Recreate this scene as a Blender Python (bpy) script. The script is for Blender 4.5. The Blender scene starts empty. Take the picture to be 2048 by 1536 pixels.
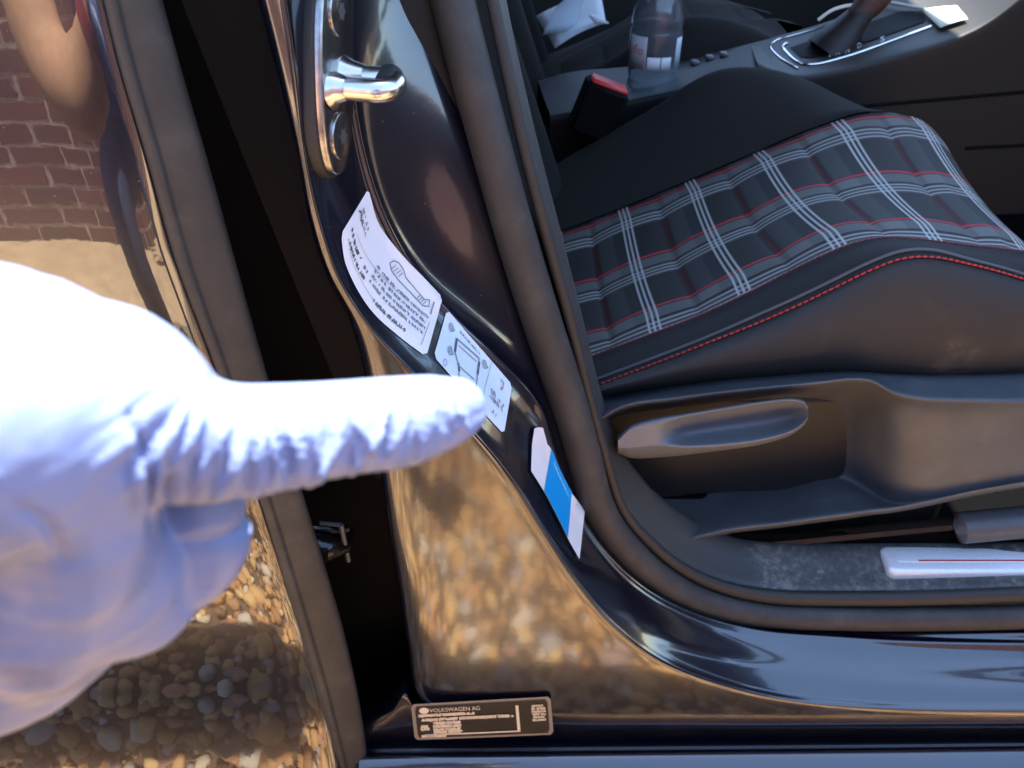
import bpy, math, random
import numpy as np
from mathutils import Vector, Matrix
from mathutils.bvhtree import BVHTree

random.seed(7)
rng = np.random.default_rng(7)
SC = bpy.context.scene
COL = SC.collection

# ------------------------------------------------------------------ camera
TH = math.radians(36.5)
F = 1575.0                       # focal length in pixels of the 2048 px wide photograph
CAM = Vector((0.0, -0.38, 0.93))
cT, sT = math.cos(TH), math.sin(TH)
cd = bpy.data.cameras.new("camera")
cd.sensor_width = 36.0
cd.lens = 36.0 * F / 2048.0
cd.clip_start = 0.01
cd.clip_end = 500.0
cd.dof.use_dof = True
cd.dof.focus_distance = 0.50
cd.dof.aperture_fstop = 13.0
co = bpy.data.objects.new("camera", cd)
co.location = CAM
co.rotation_euler = (math.pi / 2 - TH, 0, 0)
COL.objects.link(co)
SC.camera = co

# ------------------------------------------------------------------ light
SUN = Vector((0.05, 0.255, 1.0)).normalized()
w = bpy.data.worlds.new("World")
SC.world = w
w.use_nodes = True
nt = w.node_tree
nt.nodes.clear()
sky = nt.nodes.new("ShaderNodeTexSky")
sky.sky_type = 'NISHITA'
sky.sun_disc = False
sky.sun_elevation = math.asin(SUN.z)
sky.sun_rotation = math.atan2(SUN.x, SUN.y)
sky.air_density = 1.0
sky.dust_density = 0.3
sky.ozone_density = 1.0
bg = nt.nodes.new("ShaderNodeBackground")
bg.inputs[1].default_value = 0.125
wo = nt.nodes.new("ShaderNodeOutputWorld")
nt.links.new(sky.outputs[0], bg.inputs[0])
nt.links.new(bg.outputs[0], wo.inputs[0])
sl = bpy.data.lights.new("sun", 'SUN')
sl.energy = 5.0
sl.angle = math.radians(0.53)
sl.color = (1.0, 0.93, 0.82)
so = bpy.data.objects.new("sun", sl)
so.rotation_euler = SUN.to_track_quat('Z', 'Y').to_euler()
so.location = (0, 0, 6)
COL.objects.link(so)

vs = SC.view_settings
vs.view_transform = 'Standard'
vs.look = 'None'
vs.gamma = 1.0
vs.use_curve_mapping = False
vs.exposure = 2.72
cy = SC.cycles
cy.use_denoising = True
try:
    cy.denoiser = 'OPENIMAGEDENOISE'
    cy.denoising_prefilter = 'ACCURATE'
except Exception:
    pass
cy.max_bounces = 8
cy.diffuse_bounces = 3
cy.glossy_bounces = 4
cy.transmission_bounces = 8
cy.transparent_max_bounces = 8
cy.caustics_reflective = False
cy.caustics_refractive = False
cy.sample_clamp_indirect = 2.0

# ------------------------------------------------------------------ helpers: pixel -> point of the place
def ray(px, py):
    u = (px - 1024.0) / F
    v = (py - 768.0) / F
    return Vector((u, cT - v * sT, -sT - v * cT))

def PY(px, py, Y):
    d = ray(px, py)
    return CAM + d * ((Y - CAM.y) / d.y)

def PZ(px, py, Z):
    d = ray(px, py)
    return CAM + d * ((Z - CAM.z) / d.z)

def PD(px, py, dep):
    return CAM + ray(px, py) * dep

# ------------------------------------------------------------------ splines
def cr_eval(P, n, closed=False):
    """interpolating spline through P (k,d), chord^0.5 parameter, n samples per segment"""
    P = np.asarray(P, float)
    k = len(P)
    d = np.sqrt(np.maximum(np.linalg.norm(np.diff(P, axis=0), axis=1), 1e-9))
    t = np.concatenate([[0], np.cumsum(d)])
    m = np.zeros_like(P)
    for i in range(k):
        if i == 0:
            m[i] = (P[1] - P[0]) / d[0]
        elif i == k - 1:
            m[i] = (P[-1] - P[-2]) / d[-1]
        else:
            a = (P[i] - P[i - 1]) / d[i - 1]
            b = (P[i + 1] - P[i]) / d[i]
            m[i] = (a * d[i] + b * d[i - 1]) / (d[i] + d[i - 1])
    out = []
    for i in range(k - 1):
        h = t[i + 1] - t[i]
        last = (i == k - 2)
        ss = np.linspace(0, 1, n + 1)[: None if last else -1]
        for s in ss:
            h00 = 2 * s**3 - 3 * s**2 + 1
            h10 = s**3 - 2 * s**2 + s
            h01 = -2 * s**3 + 3 * s**2
            h11 = s**3 - s**2
            out.append(h00 * P[i] + h10 * h * m[i] + h01 * P[i + 1] + h11 * h * m[i + 1])
    return np.array(out)

def bs_eval(P, n):
    """uniform cubic B-spline, clamped ends; P (k,...)"""
    P = np.asarray(P, float)
    Q = np.concatenate([[2 * P[0] - P[1]], P, [2 * P[-1] - P[-2]]])
    out = []
    k = len(P)
    for i in range(k - 1):
        last = (i == k - 2)
        for s in np.linspace(0, 1, n + 1)[: None if last else -1]:
            b0 = (1 - s)**3 / 6
            b1 = (3 * s**3 - 6 * s**2 + 4) / 6
            b2 = (-3 * s**3 + 3 * s**2 + 3 * s + 1) / 6
            b3 = s**3 / 6
            out.append(b0 * Q[i] + b1 * Q[i + 1] + b2 * Q[i + 2] + b3 * Q[i + 3])
    return np.array(out)

def resample(P, n):
    P = np.asarray(P, float)
    s = np.concatenate([[0], np.cumsum(np.linalg.norm(np.diff(P, axis=0), axis=1))])
    q = np.linspace(0, s[-1], n)
    return np.stack([np.interp(q, s, P[:, c]) for c in range(P.shape[1])], 1)

# ------------------------------------------------------------------ object helpers
def link(o, parent=None):
    COL.objects.link(o)
    if parent is not None:
        o.parent = parent
    return o

def empty(name, loc=(0, 0, 0), parent=None):
    o = bpy.data.objects.new(name, None)
    o.empty_display_size = 0.05
    o.location = loc
    return link(o, parent)

def mesh_obj(name, verts, faces, mat, parent=None, smooth=True, uv=None):
    me = bpy.data.meshes.new(name)
    V = np.asarray(verts, float)
    off = np.zeros(3)
    p = parent
    while p is not None:
        off += np.array(p.location)
        p = p.parent
    me.from_pydata((V - off).tolist(), [], [tuple(int(i) for i in f) for f in faces])
    me.validate()
    if smooth:
        me.polygons.foreach_set("use_smooth", [True] * len(me.polygons))
    if uv is not None:
        l = me.uv_layers.new(name="UVMap")
        vi = np.zeros(len(me.loops), int)
        me.loops.foreach_get("vertex_index", vi)
        l.data.foreach_set("uv", np.asarray(uv, float)[vi].ravel())
    me.materials.append(mat)
    me.update()
    return link(bpy.data.objects.new(name, me), parent)

def tag(o, label, cat=None, group=None, kind=None):
    if label: o["label"] = label
    if cat: o["category"] = cat
    if group: o["group"] = group
    if kind: o["kind"] = kind
    return o

def grid_faces(r, c, wrap=False):
    f = []
    for i in range(r - 1):
        for j in range(c - 1 + (1 if wrap else 0)):
            j2 = (j + 1) % c
            f.append((i * c + j, i * c + j2, (i + 1) * c + j2, (i + 1) * c + j))
    return f

def patch(rows, ns=6, na=4):
    """rows: R lists of S points -> dense grid: spline along each row, B-spline across"""
    A = np.stack([cr_eval([list(p) for p in r], ns) for r in rows])   # R,N,3
    G = bs_eval(A, na)
    return G

def grid_obj(name, G, mat, parent=None, uv=None, flip=False, thick=None):
    r, c = G.shape[:2]
    f = grid_faces(r, c)
    if flip:
        f = [q[::-1] for q in f]
    o = mesh_obj(name, G.reshape(-1, 3), f, mat, parent, True, uv)
    if thick:
        m = o.modifiers.new("thickness", 'SOLIDIFY')
        m.thickness = thick
        m.offset = 0
    return o

class MB:
    """collects simple shapes for ONE part"""
    def __init__(s):
        s.v = []; s.f = []
    def add(s, V, Fc):
        b = len(s.v)
        s.v += [tuple(map(float, p)) for p in V]
        s.f += [tuple(int(i) + b for i in q) for q in Fc]
    def tube(s, path, rad, seg=10, caps=True, flat=(1, 1), up=(0, 0, 1)):
        P = np.asarray([list(p) for p in path], float)
        n = len(P)
        if np.isscalar(rad): rad = [rad] * n
        T = np.gradient(P, axis=0)
        T /= np.linalg.norm(T, axis=1)[:, None] + 1e-12
        upv = np.array(up, float)
        rings = []
        for i in range(n):
            a = np.cross(T[i], upv)
            if np.linalg.norm(a) < 1e-3: a = np.cross(T[i], [1, 0, 0])
            a /= np.linalg.norm(a)
            b = np.cross(a, T[i])
            th = np.linspace(0, 2 * np.pi, seg, endpoint=False)
            rings.append(P[i] + rad[i] * (np.cos(th)[:, None] * a * flat[0] + np.sin(th)[:, None] * b * flat[1]))
        V = np.concatenate(rings)
        Fc = grid_faces(n, seg, True)
        if caps:
            Fc.append(tuple(range(seg))[::-1])
            Fc.append(tuple(range((n - 1) * seg, n * seg)))
        s.add(V, Fc)
    def box(s, lo, hi, M=None, bev=0.0):
        x0, y0, z0 = lo; x1, y1, z1 = hi
        if bev <= 0:
            V = [(x, y, z) for x in (x0, x1) for y in (y0, y1) for z in (z0, z1)]
            Fc = [(0, 1, 3, 2), (4, 6, 7, 5), (0, 4, 5, 1), (2, 3, 7, 6), (0, 2, 6, 4), (1, 5, 7, 3)]
        else:
            b = bev
            V = []; idx = {}
            for sx in (0, 1):
                for sy in (0, 1):
                    for sz in (0, 1):
                        X, Y, Z = (x0, x1)[sx], (y0, y1)[sy], (z0, z1)[sz]
                        dx, dy, dz = (b, -b)[sx], (b, -b)[sy], (b, -b)[sz]
                        idx[sx, sy, sz, 0] = len(V); V.append((X, Y + dy, Z + dz))
                        idx[sx, sy, sz, 1] = len(V); V.append((X + dx, Y, Z + dz))
                        idx[sx, sy, sz, 2] = len(V); V.append((X + dx, Y + dy, Z))
            Fc = []
            def q(*k): Fc.append(tuple(idx[i] for i in k))
            q((0,0,0,0),(0,0,1,0),(0,1,1,0),(0,1,0,0)); q((1,0,0,0),(1,1,0,0),(1,1,1,0),(1,0,1,0))
            q((0,0,0,1),(1,0,0,1),(1,0,1,1),(0,0,1,1)); q((0,1,0,1),(0,1,1,1),(1,1,1,1),(1,1,0,1))
            q((0,0,0,2),(0,1,0,2),(1,1,0,2),(1,0,0,2)); q((0,0,1,2),(1,0,1,2),(1,1,1,2),(0,1,1,2))
            for a in (0, 1):
                for c in (0, 1):
                    q((a,c,0,0),(a,c,1,0),(a,c,1,1),(a,c,0,1))
                    q((a,0,c,0),(a,1,c,0),(a,1,c,2),(a,0,c,2))
                    q((0,a,c,1),(1,a,c,1),(1,a,c,2),(0,a,c,2))
                    for d in (0, 1):
                        q((a,c,d,0),(a,c,d,1),(a,c,d,2))
        if M is not None:
            V = [M @ Vector(p) for p in V]
        s.add(V, Fc)
    def build(s, name, mat, parent=None, smooth=True):
        o = mesh_obj(name, s.v, s.f, mat, parent, smooth)
        if smooth:
            import bmesh
            bm = bmesh.new(); bm.from_mesh(o.data)
            bmesh.ops.recalc_face_normals(bm, faces=bm.faces)
            for e in bm.edges:
                if len(e.link_faces) == 2 and e.calc_face_angle(0) > math.radians(40): e.smooth = False
            bm.to_mesh(o.data); bm.free()
        return o

def lathe(profile, seg, center, name, mat, parent=None, axis=None):
    th = np.linspace(0, 2 * np.pi, seg, endpoint=False)
    P = np.asarray(profile, float)
    V = np.stack([np.outer(P[:, 0], np.cos(th)), np.outer(P[:, 0], np.sin(th)), np.repeat(P[:, 1][:, None], seg, 1)], -1)
    V = V.reshape(-1, 3)
    if axis is not None:
        R = np.array(Vector((0, 0, 1)).rotation_difference(Vector(axis)).to_matrix())
        V = V @ R.T
    V = V + np.array(center)
    return mesh_obj(name, V, grid_faces(len(P), seg, True), mat, parent)

# ------------------------------------------------------------------ materials
def mat(name):
    m = bpy.data.materials.new(name)
    m.use_nodes = True
    n = m.node_tree.nodes
    b = n["Principled BSDF"]
    return m, m.node_tree, b

def nd(t, kind, **kw):
    x = t.nodes.new(kind)
    for k, v in kw.items():
        setattr(x, k, v)
    return x

def math_n(t, op, a, b=None, c=None):
    x = t.nodes.new("ShaderNodeMath"); x.operation = op
    for i, v in enumerate((a, b, c)):
        if v is None: continue
        if isinstance(v, (int, float)): x.inputs[i].default_value = v
        else: t.links.new(v, x.inputs[i])
    return x.outputs[0]

def mix_c(t, fac, a, b):
    x = t.nodes.new("ShaderNodeMix"); x.data_type = 'RGBA'
    for s, v in ((x.inputs[0], fac), (x.inputs[6], a), (x.inputs[7], b)):
        if isinstance(v, (int, float)): s.default_value = v
        elif isinstance(v, tuple): s.default_value = (*v[:3], 1)
        else: t.links.new(v, s)
    return x.outputs[2]

def noise(t, scale, detail=4, rough=0.6, coord=None, dim='3D'):
    x = nd(t, "ShaderNodeTexNoise")
    x.inputs["Scale"].default_value = scale
    x.inputs["Detail"].default_value = detail
    x.inputs["Roughness"].default_value = rough
    if coord is None:
        g = nd(t, "ShaderNodeNewGeometry")
        coord = g.outputs["Position"]
    t.links.new(coord, x.inputs["Vector"])
    return x.outputs["Fac"]

def ramp(t, fac, stops):
    x = nd(t, "ShaderNodeValToRGB")
    e = x.color_ramp.elements
    while len(e) < len(stops): e.new(0.5)
    for k, (p, c) in enumerate(stops):
        e[k].position = p; e[k].color = (*c, 1) if len(c) == 3 else c
    t.links.new(fac, x.inputs[0])
    return x.outputs[0]

def bump(t, b, h, strength, dist):
    x = nd(t, "ShaderNodeBump")
    x.inputs["Strength"].default_value = strength
    x.inputs["Distance"].default_value = dist
    t.links.new(h, x.inputs["Height"])
    t.links.new(x.outputs[0], b.inputs["Normal"])

def simple(name, col, rough=0.5, metal=0.0, ns=None, nb=0.0, var=0.0, coat=0.0, spec=None):
    m, t, b = mat(name)
    b.inputs["Base Color"].default_value = (*col, 1)
    b.inputs["Roughness"].default_value = rough
    b.inputs["Metallic"].default_value = metal
    if coat:
        b.inputs["Coat Weight"].default_value = coat
        b.inputs["Coat Roughness"].default_value = 0.03
    if spec is not None: b.inputs["Specular IOR Level"].default_value = spec
    if ns:
        h = noise(t, ns)
        if nb: bump(t, b, h, 1.0, nb)
        if var:
            lo = tuple(c * (1 - var) for c in col); hi = tuple(min(1, c * (1 + var)) for c in col)
            t.links.new(ramp(t, h, [(0.3, lo), (0.7, hi)]), b.inputs["Base Color"])
    return m

M = {}
def paint(name, rough, orange, dust):
    m, t, b = mat(name)
    fl = noise(t, 2600, 1)
    t.links.new(ramp(t, fl, [(0.45, (0.0020, 0.0026, 0.0080)), (0.75, (0.0050, 0.0065, 0.0190))]), b.inputs["Base Color"])
    b.inputs["Roughness"].default_value = 0.25
    b.inputs["Coat Weight"].default_value = 1.0
    b.inputs["Coat Roughness"].default_value = rough
    b.inputs["Coat IOR"].default_value = 1.68
    h = noise(t, 90, 2)
    x = nd(t, "ShaderNodeBump")
    x.inputs["Strength"].default_value = 1.0
    x.inputs["Distance"].default_value = orange
    t.links.new(h, x.inputs["Height"])
    t.links.new(x.outputs[0], b.inputs["Coat Normal"])
    # settled dust: a few matte specks
    d = noise(t, 420, 3, 0.7)
    dm = ramp(t, d, [(0.70, (0, 0, 0)), (0.76, (1, 1, 1))])
    t.links.new(math_n(t, 'ADD', math_n(t, 'MULTIPLY', dm, 0.3), rough), b.inputs["Coat Roughness"])
    # grit caught on the paint: tiny pale specks and a faint film of dust
    vo = nd(t, "ShaderNodeTexVoronoi"); vo.inputs["Scale"].default_value = 230.0
    gg = nd(t, "ShaderNodeNewGeometry"); t.links.new(gg.outputs["Position"], vo.inputs["Vector"])
    sp1 = math_n(t, 'LESS_THAN', vo.outputs["Distance"], 0.085)
    sc = nd(t, "ShaderNodeSeparateColor"); t.links.new(vo.outputs["Color"], sc.inputs[0])
    speck = math_n(t, 'MULTIPLY', sp1, math_n(t, 'LESS_THAN', sc.outputs[0], 0.06))
    film = math_n(t, 'MULTIPLY', ramp(t, noise(t, 11, 6, 0.7), [(0.45, (0, 0, 0)), (0.8, (1, 1, 1))]), dust)
    fac = math_n(t, 'MAXIMUM', speck, film)
    old = b.inputs["Base Color"].links[0].from_socket
    t.links.new(mix_c(t, fac, old, (0.16, 0.15, 0.14)), b.inputs["Base Color"])
    t.links.new(math_n(t, 'SUBTRACT', 1.0, math_n(t, 'MULTIPLY', speck, 0.9)), b.inputs["Coat Weight"])
    return m
M["paint_door"] = paint("dark_blue_gloss_paint", 0.012, 0.00002, 0.012)
M["paint_jamb"] = paint("dark_blue_jamb_paint", 0.085, 0.00005, 0.03)
M["recess"] = simple("black_parts_and_recess_shade", (0.0015, 0.0015, 0.002), 0.7, ns=800, nb=0.0001, spec=0.12)  # near-black holds the door gap's shade; small black parts share it

m, t, b = mat("weathered_rubber_seal")
h = noise(t, 35, 5, 0.65)
t.links.new(ramp(t, h, [(0.28, (0.023, 0.0225, 0.022)), (0.55, (0.037, 0.0355, 0.034)), (0.78, (0.066, 0.062, 0.057))]), b.inputs["Base Color"])
b.inputs["Roughness"].default_value = 0.62
bump(t, b, noise(t, 1500, 3), 0.6, 0.00012)
M["rubber"] = m
M["rubber_dark"] = simple("black_rubber_lip", (0.022, 0.021, 0.020), 0.6, ns=900, nb=0.0001, var=0.3)
M["flock"] = simple("black_flocked_edge", (0.016, 0.016, 0.017), 0.9, ns=2500, nb=0.0003, var=0.5)

m, t, b = mat("scuffed_black_plastic")
h = noise(t, 9, 8, 0.75)
h2 = noise(t, 160, 4, 0.7)
pg = nd(t, "ShaderNodeNewGeometry"); px_ = nd(t, "ShaderNodeSeparateXYZ"); t.links.new(pg.outputs["Position"], px_.inputs[0])
mr = nd(t, "ShaderNodeMapRange"); mr.inputs[1].default_value = 0.225; mr.inputs[2].default_value = 0.245; mr.inputs[3].default_value = 0.62; t.links.new(px_.outputs[0], mr.inputs[0])
dust = math_n(t, 'MULTIPLY', math_n(t, 'MULTIPLY', h, h2), mr.outputs[0])
t.links.new(ramp(t, dust, [(0.18, (0.040, 0.041, 0.042)), (0.26, (0.065, 0.065, 0.063)), (0.36, (0.17, 0.155, 0.13))]), b.inputs["Base Color"])
b.inputs["Roughness"].default_value = 0.5
bump(t, b, noise(t, 1800, 2), 0.6, 0.00012)
M["plastic_scuff"] = m
m, t, b = mat("grained_black_plastic")
h = noise(t, 14, 8, 0.7)
t.links.new(ramp(t, h, [(0.35, (0.054, 0.061, 0.070)), (0.60, (0.078, 0.087, 0.097)), (0.75, (0.125, 0.13, 0.135))]), b.inputs["Base Color"])
b.inputs["Roughness"].default_value = 0.42
bump(t, b, noise(t, 1500, 2), 0.7, 0.00015)
M["plastic"] = m
M["plastic_dark"] = simple("dark_cabin_plastic", (0.014, 0.014, 0.0135), 0.6, ns=1400, nb=0.0001, var=0.2)
M["lever"] = simple("satin_grey_black_plastic", (0.135, 0.152, 0.172), 0.42, ns=2200, nb=0.00006, var=0.1)
M["gloss_black"] = simple("gloss_black_plastic", (0.008, 0.008, 0.008), 0.12)
M["carpet"] = simple("black_carpet", (0.004, 0.004, 0.0045), 0.95, ns=900, nb=0.001, var=0.5, spec=0.03)
M["fabric"] = simple("charcoal_seat_cloth", (0.0200, 0.0180, 0.0160), 0.9, ns=2600, nb=0.0002, var=0.45, spec=0.2)
M["fabric_blue"] = simple("dark_suede_bolster_cloth", (0.030, 0.0275, 0.0255), 0.85, ns=2600, nb=0.0002, var=0.35, spec=0.25)
m, t, b = mat("marked_side_panel_cloth")
h = noise(t, 26, 5, 0.6); h2 = noise(t, 7, 3, 0.5)
k = math_n(t, 'MULTIPLY', h, h2)
t.links.new(ramp(t, k, [(0.24, (0.024, 0.0225, 0.0215)), (0.32, (0.034, 0.031, 0.028)), (0.42, (0.12, 0.10, 0.075))]), b.inputs["Base Color"])
b.inputs["Roughness"].default_value = 0.75
bump(t, b, noise(t, 2600, 2), 0.6, 0.0001)
M["side_panel"] = m
M["red_thread"] = simple("red_thread", (0.42, 0.030, 0.030), 0.7)
M["pink_thread"] = simple("faded_red_thread", (0.30, 0.045, 0.055), 0.7)
M["piping"] = simple("grey_piping", (0.085, 0.090, 0.095), 0.6)
M["steel"] = simple("zinc_steel", (0.62, 0.60, 0.57), 0.24, 1.0, ns=60, var=0.12, nb=0.0)
M["steel_plate"] = simple("worn_steel_plate", (0.34, 0.33, 0.32), 0.26, 1.0, ns=200, var=0.25, nb=0.00005)
M["alu"] = simple("brushed_aluminium", (0.80, 0.82, 0.83), 0.45, 0.35, ns=300, var=0.05)
M["chrome"] = simple("satin_chrome", (0.75, 0.75, 0.73), 0.2, 1.0)
M["sticker_white"] = simple("white_sticker_paper", (0.78, 0.77, 0.78), 0.4, ns=20, var=0.04)
M["sticker_pale"] = simple("pale_blue_sticker_paper", (0.62, 0.73, 0.80), 0.35, ns=20, var=0.04)
M["sticker_blue"] = simple("bright_blue_sticker", (0.002, 0.31, 0.72), 0.35)
M["ink"] = simple("grey_ink", (0.22, 0.22, 0.23), 0.5)
M["ink_black"] = simple("black_ink", (0.07, 0.07, 0.075), 0.5)
M["ink_green"] = simple("green_ink", (0.10, 0.48, 0.22), 0.5)
M["ink_red"] = simple("red_ink", (0.60, 0.16, 0.16), 0.5)
M["ink_pale"] = simple("pale_print", (0.36, 0.66, 0.88), 0.4)
M["label_black"] = simple("black_foil", (0.012, 0.010, 0.009), 0.3)
M["label_silver"] = simple("silver_print", (0.62, 0.56, 0.44), 0.5)
M["plate_frame"] = simple("dull_silver_frame", (0.20, 0.18, 0.155), 0.45)
M["red_plastic"] = simple("red_buckle_plastic", (0.62, 0.035, 0.03), 0.35)
m, t, b = mat("clear_bottle_plastic")
b.inputs["Base Color"].default_value = (0.86, 0.94, 1.0, 1)
b.inputs["Roughness"].default_value = 0.06
b.inputs["Transmission Weight"].default_value = 0.91
b.inputs["IOR"].default_value = 1.42
M["bottle"] = m
m, t, b = mat("window_glass")
b.inputs["Base Color"].default_value = (0.80, 0.90, 0.85, 1)
b.inputs["Roughness"].default_value = 0.0
b.inputs["Transmission Weight"].default_value = 1.0
b.inputs["IOR"].default_value = 1.0
b.inputs["Alpha"].default_value = 0.25
M["glass"] = m
M["paper"] = simple("white_paper", (0.80, 0.82, 0.84), 0.6)
M["card"] = simple("cream_card", (0.85, 0.83, 0.66), 0.6)
M["cap"] = simple("white_cap", (0.80, 0.82, 0.85), 0.4)
M["console_rear"] = simple("black_console_plastic", (0.006, 0.006, 0.006), 0.5, ns=1400, nb=0.0001, spec=0.25)
M["leather"] = simple("black_gaiter_leather", (0.009, 0.007, 0.0065), 0.55, ns=700, nb=0.0003, var=0.4)
M["knob"] = simple("sun_tinted_lever_leather", (0.07, 0.030, 0.022), 0.5, ns=300, var=0.5)  # dark leather with the sun's warm tint put into the colour
M["yellow"] = simple("yellow_tag", (0.45, 0.36, 0.03), 0.6)

# plaid cloth: U along the seat, V across it, in repeats of the pattern
m, t, b = mat("plaid_seat_cloth")
uvn = nd(t, "ShaderNodeUVMap")
sp = nd(t, "ShaderNodeSeparateXYZ")
t.links.new(uvn.outputs[0], sp.inputs[0])
fu = math_n(t, 'FRACT', sp.outputs[0]); fv = math_n(t, 'FRACT', sp.outputs[1])
def band(f, a, bb, e=0.006):
    lo = nd(t, "ShaderNodeMapRange"); lo.inputs[1].default_value = a - e; lo.inputs[2].default_value = a + e
    hi = nd(t, "ShaderNodeMapRange"); hi.inputs[1].default_value = bb - e; hi.inputs[2].default_value = bb + e
    t.links.new(f, lo.inputs[0]); t.links.new(f, hi.inputs[0])
    return math_n(t, 'SUBTRACT', lo.outputs[0], hi.outputs[0])
def lay(col, fac, c, amt=1.0):
    return mix_c(t, math_n(t, 'MULTIPLY', fac, amt) if amt != 1.0 else fac, col, c)
c = mix_c(t, 0.0, (0.0200, 0.0185, 0.0160), (0.0200, 0.0185, 0.016))
c = lay(c, band(fu, 0.07, 0.29, 0.02), (0.062, 0.063, 0.060), 0.85)
c = lay(c, band(fu, 0.30, 0.40, 0.01), (0.030, 0.033, 0.035), 0.8)
c = lay(c, band(fu, 0.985, 1.2), (0.008, 0.008, 0.009), 0.9)
c = lay(c, band(fu, 0.0, 0.055, 0.008), (0.075, 0.012, 0.014), 0.9)
c = lay(c, band(fv, 0.060, 0.215, 0.006), (0.150, 0.146, 0.132), 0.85)
c = lay(c, band(fv, 0.245, 0.43, 0.006), (0.095, 0.092, 0.083), 0.8)
c = lay(c, band(fv, 0.215, 0.24, 0.004), (0.012, 0.013, 0.015), 0.9)
for a in (0.262, 0.322, 0.382):
    c = lay(c, band(fv, a, a + 0.020, 0.005), (0.46, 0.45, 0.41), 0.9)
    c = lay(c, band(fv, a + 0.026, a + 0.036, 0.004), (0.02, 0.02, 0.02), 0.7)
c = lay(c, math_n(t, 'MULTIPLY', band(fu, 0.07, 0.29, 0.02), band(fv, 0.060, 0.215, 0.006)), (0.19, 0.186, 0.168), 0.8)
c = lay(c, band(fv, 0.003, 0.035, 0.006), (0.60, 0.034, 0.045), 1.0)
for a in (0.43, 0.49, 0.55):
    c = lay(c, band(fu, a, a + 0.024, 0.007), (0.62, 0.61, 0.56), 0.95)
wv = noise(t, 1800, 2)
c = mix_c(t, math_n(t, 'MULTIPLY', wv, 0.35), c, (0.004, 0.004, 0.005))
t.links.new(c, b.inputs["Base Color"])
b.inputs["Roughness"].default_value = 0.82
bump(t, b, noise(t, 2400, 2), 0.6, 0.0002)
M["plaid"] = m

# glove and skin
m, t, b = mat("pale_blue_nitrile")
h = noise(t, 28, 4, 0.6)
t.links.new(ramp(t, h, [(0.28, (0.150, 0.158, 0.24)), (0.40, (0.170, 0.222, 0.41)), (0.75, (0.198, 0.258, 0.48))]), b.inputs["Base Color"])
b.inputs["Roughness"].default_value = 0.42
b.inputs["Subsurface Weight"].default_value = 0.0
b.inputs["Subsurface Radius"].default_value = (0.004, 0.003, 0.004)
b.inputs["Subsurface Scale"].default_value = 1.0
bump(t, b, noise(t, 260, 4, 0.6), 0.5, 0.00035)
M["glove"] = m
m, t, b = mat("skin")
h = noise(t, 70, 5, 0.6)
t.links.new(ramp(t, h, [(0.3, (0.56, 0.28, 0.15)), (0.7, (0.68, 0.40, 0.24))]), b.inputs["Base Color"])
b.inputs["Roughness"].default_value = 0.62
bump(t, b, noise(t, 400, 4), 0.5, 0.0004)
M["skin"] = m
M["bracelet"] = simple("red_woven_band", (0.32, 0.03, 0.04), 0.8, ns=700, var=0.8, nb=0.0006)
M["hair"] = simple("dark_brown_hair", (0.03, 0.02, 0.014), 0.6, ns=400, var=0.5, nb=0.001)
M["jeans"] = simple("blue_jeans_denim", (0.045, 0.065, 0.13), 0.85, ns=900, var=0.3, nb=0.0002)
M["shoe"] = simple("black_work_shoe", (0.02, 0.02, 0.02), 0.6, ns=200, var=0.3)
M["denim"] = simple("blue_shirt_cotton", (0.085, 0.125, 0.28), 0.85, ns=900, var=0.3, nb=0.0002)

# outdoors
m, t, b = mat("gravel_pebbles")
g = nd(t, "ShaderNodeNewGeometry")
r1 = g.outputs["Random Per Island"]
col = ramp(t, r1, [(0.0, (0.13, 0.075, 0.045)), (0.15, (0.44, 0.21, 0.070)), (0.40, (0.59, 0.33, 0.11)), (0.60, (0.69, 0.44, 0.18)),
                   (0.72, (0.44, 0.17, 0.07)), (0.80, (0.27, 0.26, 0.26)), (0.90, (0.70, 0.60, 0.44)), (1.0, (0.12, 0.10, 0.10))])
nn = noise(t, 120, 5)
col = mix_c(t, math_n(t, 'MULTIPLY', nn, 0.35), col, (0.30, 0.19, 0.10))
t.links.new(col, b.inputs["Base Color"])
b.inputs["Roughness"].default_value = 0.7
bump(t, b, noise(t, 500, 3), 0.5, 0.0006)
M["pebble"] = m
M["earth"] = simple("sandy_soil", (0.10, 0.06, 0.032), 0.9, ns=30, var=0.4, nb=0.004)
M["kerb"] = simple("taupe_stone_kerb", (0.26, 0.20, 0.14), 0.85, ns=25, var=0.25, nb=0.001)
M["paving"] = simple("tan_paving", (0.62, 0.44, 0.26), 0.85, ns=18, var=0.18, nb=0.0008)
M["far_ground"] = simple("distant_ground", (0.24, 0.20, 0.13), 0.9, ns=2, var=0.3)
M["mortar"] = simple("pale_mortar", (0.44, 0.34, 0.30), 0.9, ns=60, var=0.3, nb=0.002)
m, t, b = mat("dark_red_brick")
oi = nd(t, "ShaderNodeObjectInfo")
g = nd(t, "ShaderNodeNewGeometry")
rr = math_n(t, 'FRACT', math_n(t, 'ADD', oi.outputs["Random"], g.outputs["Random Per Island"]))
col = ramp(t, rr, [(0.0, (0.085, 0.032, 0.042)), (0.5, (0.135, 0.046, 0.050)), (1.0, (0.19, 0.062, 0.055))])
col = mix_c(t, math_n(t, 'MULTIPLY', noise(t, 55, 5), 0.5), col, (0.07, 0.04, 0.045))
t.links.new(col, b.inputs["Base Color"])
b.inputs["Roughness"].default_value = 0.85
bump(t, b, noise(t, 140, 5), 0.7, 0.002)
M["brick"] = m

# ================================================================== THE SETTING
s = 60.0
tag(mesh_obj("ground", [(-s, -s, -0.012), (s, -s, -0.012), (s, s, -0.012), (-s, s, -0.012)], [(0, 1, 2, 3)], M["earth"], smooth=False), None, kind="structure")
GE = -1.16      # where the gravel ends at the kerb

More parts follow.
